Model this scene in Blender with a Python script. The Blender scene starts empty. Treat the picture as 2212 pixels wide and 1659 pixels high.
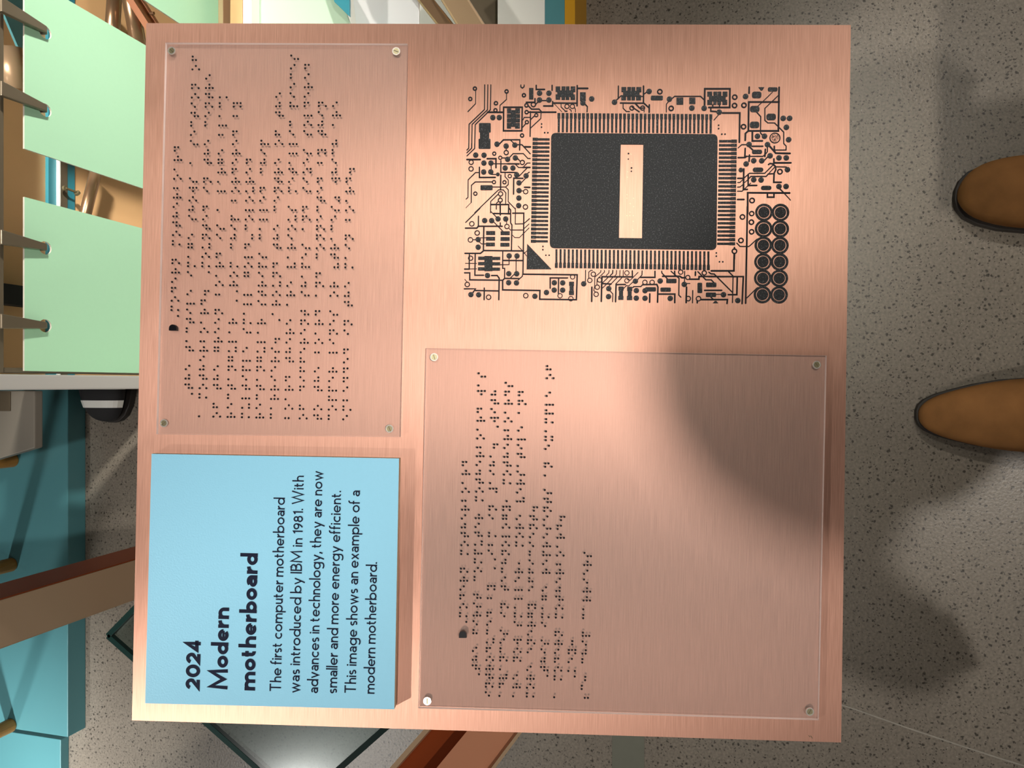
import bpy, bmesh, math, random
from mathutils import Vector, Matrix
from mathutils.geometry import tessellate_polygon
random.seed(7)
S = bpy.context.scene
C = S.collection
R = math.radians
# ------------------------------------------------------------------ camera
FPX = 1661.0                       # focal length in pixels of the 2212x1659 frame
TILT = math.atan(461 / FPX)        # camera axis away from straight down
sn, cs = math.sin(TILT), math.cos(TILT)
CAM = Vector((0, 0, 1.25))
D = Vector((0, sn, -cs)); RT = Vector((0, -cs, -sn)); UP = Vector((1, 0, 0))
cd = bpy.data.cameras.new('camera'); cam = bpy.data.objects.new('camera', cd); C.objects.link(cam)
cd.sensor_fit = 'HORIZONTAL'; cd.sensor_width = 36.0; cd.lens = 36.0 * FPX / 2212
cd.clip_start = 0.02; cd.clip_end = 60
cam.matrix_world = Matrix(((RT.x, UP.x, -D.x, CAM.x), (RT.y, UP.y, -D.y, CAM.y), (RT.z, UP.z, -D.z, CAM.z), (0, 0, 0, 1)))
S.camera = cam
# ------------------------------------------------------------------ world and lights
S.view_settings.view_transform = 'Standard'; S.view_settings.look = 'None'
S.view_settings.gamma = 1; S.view_settings.use_curve_mapping = False
S.view_settings.exposure = -0.27
w = bpy.data.worlds.new('room_light'); S.world = w; w.use_nodes = True
w.node_tree.nodes['Background'].inputs[0].default_value = (0.92, 0.86, 0.80, 1)
w.node_tree.nodes['Background'].inputs[1].default_value = 0.17
def ray(px, py): return D + RT * ((px - 1106) / FPX) + UP * ((829.5 - py) / FPX)
def at(px, py, Y=None, Z=None, t=None):
    v = ray(px, py)
    if t is None: t = (Y - CAM.y) / v.y if Y is not None else (Z - CAM.z) / v.z
    return CAM + v * t
def area(name, loc, target, size, power, col=(1, .93, .84), spread=180):
    l = bpy.data.lights.new(name, 'AREA'); l.shape = 'DISK'; l.size = size; l.energy = power; l.color = col; l.spread = R(spread)
    o = bpy.data.objects.new(name, l); C.objects.link(o); o.location = loc
    o.rotation_euler = (Vector(target) - Vector(loc)).to_track_quat('-Z', 'Y').to_euler()
    return o
# plaque frame: camera-space directions of its two edges, from their vanishing points
def cv(r_, u_, f_): return (RT * r_ + UP * u_ + D * f_).normalized()
PY = cv(-1, .0172, .0312)                       # away from the viewer (photo left)
PX = cv(.0168, 1, .0077); PX = (PX - PY * PX.dot(PY)).normalized()
PN = PX.cross(PY).normalized()
PO = CAM + ray(1068, 808) * 0.535
PM = Matrix(((PX.x, PY.x, PN.x, PO.x), (PX.y, PY.y, PN.y, PO.y), (PX.z, PY.z, PN.z, PO.z), (0, 0, 0, 1)))
def L(px, py, h=0.0):
    """point of the plaque (its own frame, metres) seen at a photograph pixel, h above the copper face"""
    v = ray(px, py); t = ((PO + PN * h) - CAM).dot(PN) / v.dot(PN)
    q = CAM + v * t - PO
    return (q.dot(PX), q.dot(PY))
def PW(x, y, z): return PO + PX * x + PY * y + PN * z
def key(name, xyz, target, size, power, col, spread=180): return area(name, xyz, target, size, power, col, spread)
key('spot_far_left', PW(-1.43, 2.24, 1.39), CAM + ray(560, 1200)*.535, .04, .55, (1, .92, .82), 13)
HEAD = Vector((.02, -.515, 1.67)); SH = CAM + ray(1868, 778)*.535
key('spot_behind', HEAD + (HEAD - SH)*1.55, PO, .08, 42, (1, .93, .85))
key('spot_above_right', (.72, -.30, 3.1), CAM + ray(1350, 380)*.535, .12, .62, (1, .93, .80), 26)
key('spot_above_left', (-1.0, .0, 3.0), PO, .22, 8.0, (1, .89, .80))
key('display_lamp', (1.5, -.55, 2.1), (.36, .85, .36), .14, 3.1, (1, .95, .84), 30)
key('display_lamp', (-2.0, 1.9, 2.6), (-1.0, 1.35, 0), .15, 5, (1, .97, .92), 60)
key('unseen_floor_light', (1.6, -.45, 3.2), (.15, -.60, 0), .12, .85, (1, .93, .82), 25)  # added fill for the floor and boots, no fixture known there
key('unseen_floor_light', (-1.7, 1.0, 2.4), at(110, 1690, Z=0), .10, 1.3, (1, .98, .94), 17)
key('cabinet_lamp', (.35, .91, 1.7), (.35, .955, .3), .08, 3.5, (1, .93, .82), 55)
# ------------------------------------------------------------------ materials
def nodes(name):
    m = bpy.data.materials.new(name); m.use_nodes = True
    nt = m.node_tree; return m, nt, nt.nodes['Principled BSDF']
def mat(name, col, rough=.5, metal=0.0, noise=0.0, nscale=40, bump=0.0, bscale=200, spec=.5, coat=0.0):
    m, nt, b = nodes(name)
    b.inputs['Base Color'].default_value = (*col, 1); b.inputs['Roughness'].default_value = rough
    b.inputs['Metallic'].default_value = metal; b.inputs['Specular IOR Level'].default_value = spec
    b.inputs['Coat Weight'].default_value = coat
    tc = nt.nodes.new('ShaderNodeTexCoord')
    if noise:
        n = nt.nodes.new('ShaderNodeTexNoise'); n.inputs['Scale'].default_value = nscale; n.inputs['Detail'].default_value = 6
        nt.links.new(tc.outputs['Object'], n.inputs['Vector'])
        mx = nt.nodes.new('ShaderNodeMix'); mx.data_type = 'RGBA'
        mx.inputs[6].default_value = (*[c * (1 - noise) for c in col], 1); mx.inputs[7].default_value = (*[min(1, c * (1 + noise)) for c in col], 1)
        nt.links.new(n.outputs[0], mx.inputs[0]); nt.links.new(mx.outputs[2], b.inputs['Base Color'])
    if bump:
        n2 = nt.nodes.new('ShaderNodeTexNoise'); n2.inputs['Scale'].default_value = bscale; n2.inputs['Detail'].default_value = 3
        nt.links.new(tc.outputs['Object'], n2.inputs['Vector'])
        bp = nt.nodes.new('ShaderNodeBump'); bp.inputs['Strength'].default_value = bump; bp.inputs['Distance'].default_value = .001
        nt.links.new(n2.outputs[0], bp.inputs['Height']); nt.links.new(bp.outputs[0], b.inputs['Normal'])
    return m
def srgb(r, g, b):
    f = lambda c: (c / 255 / 12.92) if c / 255 <= .04045 else ((c / 255 + .055) / 1.055) ** 2.4
    return (f(r), f(g), f(b))
def copper_brushed():
    m, nt, b = nodes('brushed_copper')
    N = nt.nodes.new; K = nt.links.new
    tc = N('ShaderNodeTexCoord'); mp = N('ShaderNodeMapping'); mp.inputs['Scale'].default_value = (45, 2000, 45)
    K(tc.outputs['Object'], mp.inputs[0])
    n = N('ShaderNodeTexNoise'); n.inputs['Scale'].default_value = 1; n.inputs['Detail'].default_value = 5; K(mp.outputs[0], n.inputs['Vector'])
    mp2 = N('ShaderNodeMapping'); mp2.inputs['Scale'].default_value = (16, 260, 16); K(tc.outputs['Object'], mp2.inputs[0])
    n2 = N('ShaderNodeTexNoise'); n2.inputs['Scale'].default_value = 1; n2.inputs['Detail'].default_value = 4; K(mp2.outputs[0], n2.inputs['Vector'])
    ad = N('ShaderNodeMath'); ad.operation = 'MULTIPLY_ADD'; ad.inputs[1].default_value = .84; K(n.outputs[0], ad.inputs[0])
    ml = N('ShaderNodeMath'); ml.operation = 'MULTIPLY'; ml.inputs[1].default_value = .16; K(n2.outputs[0], ml.inputs[0]); K(ml.outputs[0], ad.inputs[2])
    mx = N('ShaderNodeMix'); mx.data_type = 'RGBA'; cl = N('ShaderNodeMapRange'); cl.inputs[1].default_value = .12; cl.inputs[2].default_value = .88; K(ad.outputs[0], cl.inputs[0]); mx.inputs[6].default_value = (*COPA, 1); mx.inputs[7].default_value = (*COPB, 1)
    K(cl.outputs[0], mx.inputs[0]); K(mx.outputs[2], b.inputs['Base Color'])
    mr = N('ShaderNodeMapRange'); mr.inputs[3].default_value = .40; mr.inputs[4].default_value = .54
    K(ad.outputs[0], mr.inputs[0]); K(mr.outputs[0], b.inputs['Roughness'])
    b.inputs['Metallic'].default_value = .90
    b.inputs['Anisotropic'].default_value = .86
    tg = N('ShaderNodeTangent'); tg.direction_type = 'UV_MAP'; tg.uv_map = 'UVMap'; K(tg.outputs[0], b.inputs['Tangent'])
    bp = N('ShaderNodeBump'); bp.inputs['Strength'].default_value = .06; bp.inputs['Distance'].default_value = .0005
    K(n.outputs[0], bp.inputs['Height']); K(bp.outputs[0], b.inputs['Normal'])
    return m
COPA = (.43, .225, .165); COPB = (.78, .455, .355)
def acrylic(name, tint, haze):
    m = bpy.data.materials.new(name); m.use_nodes = True; nt = m.node_tree; nt.nodes.clear()
    N = nt.nodes.new; K = nt.links.new
    tr = N('ShaderNodeBsdfTransparent'); tr.inputs[0].default_value = (*tint, 1)
    df = N('ShaderNodeBsdfDiffuse'); df.inputs[0].default_value = (.82, .76, .71, 1)
    gl = N('ShaderNodeBsdfGlossy'); gl.inputs['Roughness'].default_value = .50; gl.inputs[0].default_value = (1, 1, 1, 1)
    m1 = N('ShaderNodeMixShader'); m1.inputs[0].default_value = haze; K(tr.outputs[0], m1.inputs[1]); K(df.outputs[0], m1.inputs[2])
    fr = N('ShaderNodeFresnel'); fr.inputs[0].default_value = 1.33
    m2 = N('ShaderNodeMixShader'); K(fr.outputs[0], m2.inputs[0]); K(m1.outputs[0], m2.inputs[1]); K(gl.outputs[0], m2.inputs[2])
    o = N('ShaderNodeOutputMaterial'); K(m2.outputs[0], o.inputs[0]); return m
def glass_mat():
    m = bpy.data.materials.new('smoked_glass'); m.use_nodes = True; nt = m.node_tree; nt.nodes.clear()
    N = nt.nodes.new; K = nt.links.new
    tr = N('ShaderNodeBsdfTransparent'); tr.inputs[0].default_value = (.70, .78, .77, 1)
    gl = N('ShaderNodeBsdfGlossy'); gl.inputs['Roughness'].default_value = .14
    m2 = N('ShaderNodeMixShader'); m2.inputs[0].default_value = .22; K(tr.outputs[0], m2.inputs[1]); K(gl.outputs[0], m2.inputs[2])
    o = N('ShaderNodeOutputMaterial'); K(m2.outputs[0], o.inputs[0]); return m
def floor_mat():
    m, nt, b = nodes('polished_concrete'); N = nt.nodes.new; K = nt.links.new
    tc = N('ShaderNodeTexCoord')
    big = N('ShaderNodeTexNoise'); big.inputs['Scale'].default_value = 5; big.inputs['Detail'].default_value = 8; K(tc.outputs['Object'], big.inputs['Vector'])
    base = N('ShaderNodeMix'); base.data_type = 'RGBA'; base.inputs[6].default_value = (.155, .135, .11, 1); base.inputs[7].default_value = (.26, .23, .19, 1)
    K(big.outputs[0], base.inputs[0])
    fine = N('ShaderNodeTexNoise'); fine.inputs['Scale'].default_value = 260; fine.inputs['Detail'].default_value = 6; K(tc.outputs['Object'], fine.inputs['Vector'])
    fm = N('ShaderNodeMix'); fm.data_type = 'RGBA'; fm.blend_type = 'OVERLAY'; fm.inputs[0].default_value = .55
    K(base.outputs[2], fm.inputs[6]); K(fine.outputs[0], fm.inputs[7])
    # dark aggregate
    prev = fm.outputs[2]
    for sc, lo, hi, col, nn in ((125, .17, .30, (.022, .019, .015, 1), 1.3), (230, .18, .30, (.03, .026, .022, 1), 1.0), (85, .045, .07, (.42, .39, .34, 1), 1.0)):
        v = N('ShaderNodeTexVoronoi'); v.inputs['Scale'].default_value = sc; v.inputs['Randomness'].default_value = 1
        wn = N('ShaderNodeTexNoise'); wn.inputs['Scale'].default_value = sc * 1.2; K(tc.outputs['Object'], wn.inputs['Vector'])
        ma = N('ShaderNodeMix'); ma.data_type = 'VECTOR'; ma.inputs[0].default_value = .006
        K(tc.outputs['Object'], ma.inputs[4]); K(wn.outputs[1], ma.inputs[5]); K(ma.outputs[1], v.inputs['Vector'])
        # only some cells carry a speck
        th = N('ShaderNodeMapRange'); th.inputs[1].default_value = lo; th.inputs[2].default_value = hi; th.inputs[3].default_value = 1; th.inputs[4].default_value = 0
        K(v.outputs['Distance'], th.inputs[0])
        sep = N('ShaderNodeSeparateColor'); K(v.outputs['Color'], sep.inputs[0])
        gt = N('ShaderNodeMath'); gt.operation = 'GREATER_THAN'; gt.inputs[1].default_value = .40; K(sep.outputs[0], gt.inputs[0])
        mu = N('ShaderNodeMath'); mu.operation = 'MULTIPLY'; K(th.outputs[0], mu.inputs[0]); K(gt.outputs[0], mu.inputs[1])
        mu2 = N('ShaderNodeMath'); mu2.operation = 'MULTIPLY'; mu2.inputs[1].default_value = .85; K(mu.outputs[0], mu2.inputs[0])
        mx = N('ShaderNodeMix'); mx.data_type = 'RGBA'; K(mu2.outputs[0], mx.inputs[0]); K(prev, mx.inputs[6]); mx.inputs[7].default_value = col
        prev = mx.outputs[2]
    K(prev, b.inputs['Base Color']); b.inputs['Roughness'].default_value = .33
    b.inputs['Specular IOR Level'].default_value = .45
    bp = N('ShaderNodeBump'); bp.inputs['Strength'].default_value = .25; bp.inputs['Distance'].default_value = .001
    K(fine.outputs[0], bp.inputs['Height']); K(bp.outputs[0], b.inputs['Normal'])
    return m
def grit_black():
    m, nt, b = nodes('gritty_black_relief'); N = nt.nodes.new; K = nt.links.new
    tc = N('ShaderNodeTexCoord'); n = N('ShaderNodeTexNoise'); n.inputs['Scale'].default_value = 1100; n.inputs['Detail'].default_value = 3
    K(tc.outputs['Object'], n.inputs['Vector'])
    cr = N('ShaderNodeMapRange'); cr.inputs[1].default_value = .55; cr.inputs[2].default_value = .78; K(n.outputs[0], cr.inputs[0])
    mx = N('ShaderNodeMix'); mx.data_type = 'RGBA'; mx.inputs[6].default_value = (.019, .021, .024, 1); mx.inputs[7].default_value = (.12, .125, .14, 1)
    K(cr.outputs[0], mx.inputs[0]); K(mx.outputs[2], b.inputs['Base Color'])
    b.inputs['Roughness'].default_value = .55; b.inputs['Specular IOR Level'].default_value = .25
    bp = N('ShaderNodeBump'); bp.inputs['Strength'].default_value = .8; bp.inputs['Distance'].default_value = .0004
    K(n.outputs[0], bp.inputs['Height']); K(bp.outputs[0], b.inputs['Normal'])
    return m
M = {}
M['copper'] = copper_brushed()
M['black'] = grit_black()
M['trace'] = mat('black_print', (.013, .012, .016), .6, spec=.2)
M['ink'] = mat('navy_print', (.005, .008, .026), .6, spec=.1)
M['dot'] = mat('black_resin', (.004, .004, .007), .35, spec=.2)
M['blue'] = mat('sky_blue_laminate', (.235, .54, .74), .42, noise=.02, nscale=300, bump=.12, bscale=900, spec=.4)
M['blue_edge'] = mat('laminate_core', srgb(205, 190, 160), .6)
M['acrylic'] = acrylic('clear_acrylic', (.95, .93, .92), .07)
M['acrylic_edge'] = mat('acrylic_cut_edge', (.85, .72, .70), .3)
M['screw'] = mat('brass_screw', (.62, .56, .36), .28, metal=.9)
M['ring'] = mat('screw_rim', (.92, .88, .82), .25, metal=.75)
M['slot'] = mat('screw_slot', (.10, .08, .04), .5)
M['floor'] = floor_mat()
M['joint'] = mat('grey_joint_filler', srgb(104, 106, 94), .5, noise=.08, nscale=60)
M['crack'] = mat('pale_joint', (.30, .28, .24), .6, noise=.3, nscale=50)
M['green'] = mat('mint_green_card', srgb(178, 226, 192), .45, noise=.015, nscale=200, spec=.3)
M['card_edge'] = mat('card_white_edge', (.85, .82, .72), .5)
M['rail'] = mat('taupe_metal', srgb(112, 101, 84), .38, metal=.35)
M['ply'] = mat('plywood', srgb(226, 180, 130), .5, noise=.10, nscale=9)
M['teal'] = mat('teal_paint', srgb(84, 142, 150), .38, noise=.03, nscale=6, spec=.4)
M['teal_dark'] = mat('deep_teal_paint', srgb(48, 128, 145), .4)
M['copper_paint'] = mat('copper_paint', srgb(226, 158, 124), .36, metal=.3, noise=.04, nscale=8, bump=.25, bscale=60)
M['tan_metal'] = mat('tan_metal_tone', srgb(196, 168, 138), .4, metal=.2)  # post front's reflected paleness put into the colour; the lips share this tan
M['shaded_copper'] = mat('shaded_copper_tone', srgb(165, 78, 38), .4, metal=.5, noise=.06, nscale=9)  # recess shade and the post side's reflection put into a darker copper
M['bronze'] = mat('champagne_metal', srgb(196, 165, 132), .33, metal=.55)
M['tube'] = mat('brushed_tube', srgb(185, 150, 118), .28, metal=.8)
M['white'] = mat('white_gloss', (.86, .86, .82), .25, noise=.02, nscale=12)
M['pale_green'] = mat('pale_green_card', srgb(184, 208, 186), .4)
M['silver'] = mat('silver_foil', (.82, .83, .86), .3, metal=.35, bump=.6, bscale=14)
M['mustard'] = mat('mustard_paint', srgb(206, 150, 22), .45)
M['ochre'] = mat('ochre_wood', srgb(170, 118, 48), .45, noise=.15, nscale=30)
M['grey'] = mat('warm_grey_board', srgb(138, 132, 122), .5)
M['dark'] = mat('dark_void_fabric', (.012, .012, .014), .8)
M['glass'] = glass_mat()
M['glass_edge'] = mat('green_glass_edge', (.010, .045, .040), .5, spec=.2)
M['suede'] = mat('brown_suede', srgb(140, 98, 58), .85, noise=.55, nscale=22, bump=1.0, bscale=38, spec=.15)
M['sole'] = mat('boot_sole', (.018, .014, .012), .6)
M['denim'] = mat('dark_denim', (.02, .024, .04), .8)
M['jacket'] = mat('dark_jacket', (.03, .028, .03), .75)
M['skin'] = mat('skin', (.60, .36, .26), .5)
M['hair'] = mat('dark_hair', (.03, .018, .012), .6)
# ------------------------------------------------------------------ helpers
def setp(o, label=None, cat=None, group=None, kind=None):
    if label: o['label'] = label
    if cat: o['category'] = cat
    if group: o['group'] = group
    if kind: o['kind'] = kind
    return o
def empty(name, matrix=None, loc=None):
    o = bpy.data.objects.new(name, None); C.objects.link(o); o.empty_display_size = .05
    if matrix is not None: o.matrix_world = matrix
    if loc is not None: o.location = loc
    return o
def link(name, me, parent=None, mats=(), smooth=False):
    o = bpy.data.objects.new(name, me); C.objects.link(o)
    for m_ in mats:
        if m_.name not in [x.name for x in me.materials if x]: me.materials.append(m_)
    if parent is not None: o.parent = parent
    if smooth:
        for p in me.polygons: p.use_smooth = True
    return o
class MB:
    def __init__(s): s.v = []; s.f = []; s.mi = []
    def add(s, vs, fs, mi=0):
        n = len(s.v); s.v += [tuple(p) for p in vs]
        for f in fs: s.f.append(tuple(i + n for i in f)); s.mi.append(mi)
    def prism(s, outer, z0, z1, holes=(), mi=0, smi=None, bottom=False):
        """outline (ccw or cw) in the local xy plane, raised from z0 to z1"""
        smi = mi if smi is None else smi
        loops = [list(outer)] + [list(h) for h in holes]
        flat = [p for lp in loops for p in lp]
        if holes:
            tris = tessellate_polygon([[Vector((p[0], p[1], 0)) for p in lp] for lp in loops])
        else:
            tris = None
        n = len(flat)
        vs = [(p[0], p[1], z1) for p in flat] + [(p[0], p[1], z0) for p in flat]
        def ccw(a, b, c): return (flat[b][0]-flat[a][0])*(flat[c][1]-flat[a][1])-(flat[b][1]-flat[a][1])*(flat[c][0]-flat[a][0]) > 0
        fs = []; mis = []
        if tris is None:
            ar = sum(flat[i][0]*flat[(i+1) % n][1]-flat[(i+1) % n][0]*flat[i][1] for i in range(n))
            idx = list(range(n)) if ar > 0 else list(range(n))[::-1]
            fs.append(tuple(idx))
            if bottom: fs.append(tuple(i + n for i in idx[::-1]))
        else:
            for t in tris:
                t = tuple(t) if ccw(*t) else tuple(t)[::-1]
                fs.append(t)
                if bottom: fs.append(tuple(i + n for i in t[::-1]))
        s.add(vs, fs, mi)
        base = len(s.v) - len(vs); k = 0
        for li, lp in enumerate(loops):
            m_ = len(lp); ar = sum(lp[i][0]*lp[(i+1) % m_][1]-lp[(i+1) % m_][0]*lp[i][1] for i in range(m_))
            for i in range(m_):
                a, b = k + i, k + (i + 1) % m_
                q = (a, a + n, b + n, b)
                if (ar > 0) != (li > 0): pass
                else: q = q[::-1]
                s.f.append(tuple(x + base for x in q)); s.mi.append(smi)
            k += m_
    def box(s, x0, x1, y0, y1, z0, z1, mi=0):
        v = [(x0,y0,z0),(x1,y0,z0),(x1,y1,z0),(x0,y1,z0),(x0,y0,z1),(x1,y0,z1),(x1,y1,z1),(x0,y1,z1)]
        s.add(v, [(0,3,2,1),(4,5,6,7),(0,1,5,4),(1,2,6,5),(2,3,7,6),(3,0,4,7)], mi)
    def tube(s, a, b, r0, r1=None, n=16, mi=0, caps=True):
        r1 = r0 if r1 is None else r1
        a, b = Vector(a), Vector(b); z = (b - a).normalized(); x = z.orthogonal().normalized(); y = z.cross(x)
        vs = [a + (x*math.cos(2*math.pi*i/n) + y*math.sin(2*math.pi*i/n))*r0 for i in range(n)] + [b + (x*math.cos(2*math.pi*i/n) + y*math.sin(2*math.pi*i/n))*r1 for i in range(n)]
        fs = [(i, (i+1) % n, n + (i+1) % n, n + i) for i in range(n)]
        if caps: fs += [tuple(range(n))[::-1], tuple(range(n, 2*n))]
        s.add(vs, fs, mi)
    def hexa(s, q0, q1, mi=0):
        """two quads joined into a block"""
        s.add(list(q0) + list(q1), [(3,2,1,0),(4,5,6,7),(0,1,5,4),(1,2,6,5),(2,3,7,6),(3,0,4,7)], mi)
    def build(s, name, mats, parent=None, smooth=False, uv=False, bevel=0, fixn=True):
        me = bpy.data.meshes.new(name); me.from_pydata(s.v, [], s.f)
        mats = mats if isinstance(mats, (list, tuple)) else [mats]
        for m_ in mats: me.materials.append(m_)
        for p, i in zip(me.polygons, s.mi): p.material_index = i
        if fixn or bevel:
            bm = bmesh.new(); bm.from_mesh(me)
            if fixn: bmesh.ops.recalc_face_normals(bm, faces=bm.faces)
            if bevel:
                es = [e for e in bm.edges if len(e.link_faces) == 2 and e.calc_face_angle(0) > .6]
                bmesh.ops.bevel(bm, geom=es, offset=bevel, segments=2, affect='EDGES', profile=.6)
            bm.to_mesh(me); bm.free()
        if uv:
            u = me.uv_layers.new(name='UVMap')
            for lo in me.loops:
                c = me.vertices[lo.vertex_index].co; u.data[lo.index].uv = (c.y * 2 + .5, c.x * 2 + .5)
        if smooth:
            for p in me.polygons: p.use_smooth = True
        me.update()
        o = bpy.data.objects.new(name, me); C.objects.link(o)
        if parent is not None: o.parent = parent
        return o
def ribbon(pts, wd, caps=True, closed=False):
    """outline polygon(s) of a constant-width polyline"""
    P = [Vector((p[0], p[1])) for p in pts]; n = len(P); h = wd / 2
    Lf, Rg = [], []
    for i in range(n):
        a = P[i-1] if (i > 0 or closed) else None; b = P[(i+1) % n] if (i < n-1 or closed) else None
        if a is None: d = (b - P[i]).normalized(); nn = Vector((-d.y, d.x)); k = 1
        elif b is None: d = (P[i] - a).normalized(); nn = Vector((-d.y, d.x)); k = 1
        else:
            d1 = (P[i]-a).normalized(); d2 = (b-P[i]).normalized(); n1 = Vector((-d1.y, d1.x)); n2 = Vector((-d2.y, d2.x))
            nn = n1 + n2; nn = nn.normalized() if nn.length > 1e-4 else n1; k = min(1.6, 1 / max(.3, nn.dot(n1)))
        Lf.append(P[i] + nn*h*k); Rg.append(P[i] - nn*h*k)
    if closed: return [tuple(p) for p in Rg], [tuple(p) for p in Lf]
    out = list(Rg)
    if caps:
        d = (P[-1]-P[-2]).normalized(); s_ = Vector((-d.y, d.x))
        out += [P[-1] - s_*h*math.cos(a) + d*h*math.sin(a) for a in (.8, 1.57, 2.34)]
    out += Lf[::-1]
    if caps:
        d = (P[0]-P[1]).normalized(); s_ = Vector((-d.y, d.x))
        out += [P[0] - s_*h*math.cos(a) + d*h*math.sin(a) for a in (.8, 1.57, 2.34)]
    return [tuple(p) for p in out]
def circ(cx, cy, r, n=20): return [(cx + r*math.cos(2*math.pi*i/n), cy + r*math.sin(2*math.pi*i/n)) for i in range(n)]
def rrect(x0, y0, x1, y1, r, k=4):
    o = []
    for cx, cy, a0 in ((x1-r, y1-r, 0), (x0+r, y1-r, 90), (x0+r, y0+r, 180), (x1-r, y0+r, 270)):
        for i in range(k+1): a = R(a0 + 90*i/k); o.append((cx + r*math.cos(a), cy + r*math.sin(a)))
    return o

def area2(P): return abs(sum(P[i][0]*P[(i+1) % len(P)][1]-P[(i+1) % len(P)][0]*P[i][1] for i in range(len(P))))
def loop_band(pts, wd):
    """outer and inner outline of a closed stroke"""
    p, q = ribbon(pts, wd, closed=True)
    return (p, q) if area2(p) > area2(q) else (q, p)
# ------------------------------------------------------------------ floor
fb = MB(); fb.box(-6, 6, -5, 7, -.05, 0); floor = fb.build('floor', M['floor']); setp(floor, 'dark speckled polished concrete floor', kind='structure')
cb = MB(); cb.box(-6, 6, -5, 7, 3.4, 3.45); setp(cb.build('ceiling', mat('dark_ceiling', (.16, .15, .14), .8)), 'dark ceiling above the exhibit', kind='structure')
def floor_strip(pa, pb, wd, name, m_, h=.0012):
    a = at(*pa, Z=0); b = at(*pb, Z=0); d = (b - a).normalized(); s_ = Vector((-d.y, d.x, 0)) * wd/2
    q0 = [a - s_, b - s_, b + s_, a + s_]; q0 = [Vector((p.x, p.y, -.003)) for p in q0]
    q1 = [Vector((p.x, p.y, h)) for p in q0]
    x = MB(); x.hexa(q0, q1); return x.build(name, m_, floor)
floor_strip((1357, 1500), (1357, 1900), .052, 'joint_filler', M['joint'])
pts_ = [(1500, 1430), (1700, 1484), (1850, 1533), (1960, 1572), (2080, 1612), (2160, 1638), (2330, 1690)]
for i_ in range(len(pts_)-1): floor_strip(pts_[i_], pts_[i_+1], .0022, 'saw_cut', M['crack'], .0006)
# ------------------------------------------------------------------ copper plaque
plaque = empty('copper_plaque', PM)
setp(plaque, 'large square brushed copper plaque with black raised circuit relief', 'plaque')
TL, TR, BR, BL = L(316, 50), L(1838, 54), L(1817, 1604), L(285, 1556)
b_ = MB(); b_.prism([TL, TR, BR, BL], -.004, 0, bottom=True); plate = b_.build('plate', M['copper'], plaque, uv=True)
# scratch marks near the lower right corner
b_ = MB()
for q in (((1747, 1589), (1750, 1592)), ((1751, 1589), (1755, 1595))):
    b_.prism(ribbon([L(*q[0]), L(*q[1])], .0004, caps=False), 0, .00008)
b_.build('scuff_mark', M['slot'], plaque)
K_ = 11.06
TILE = dict(A=(990, 170), B=(1170, 170), C=(1350, 170), D=(1530, 170), E=(990, 310), F=(990, 450), G=(990, 530), H=(1170, 530), I=(1350, 530), J=(1530, 530), K=(1540, 290), M=(1540, 410))
HR = .0004       # relief height
def tp(t, x, y): return L(TILE[t][0] + x/K_, TILE[t][1] + y/K_)
PXM = (Vector(L(1200, 400)) - Vector(L(1201, 400))).length     # metres per photo pixel on the plaque
UT = PXM / K_
zc = [0]
def zz(): zc[0] += 1; return HR + (zc[0] % 13) * .000006
def simple(s_): return [tuple(float(v) for v in q.split(',')) for q in s_.split()]
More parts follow.
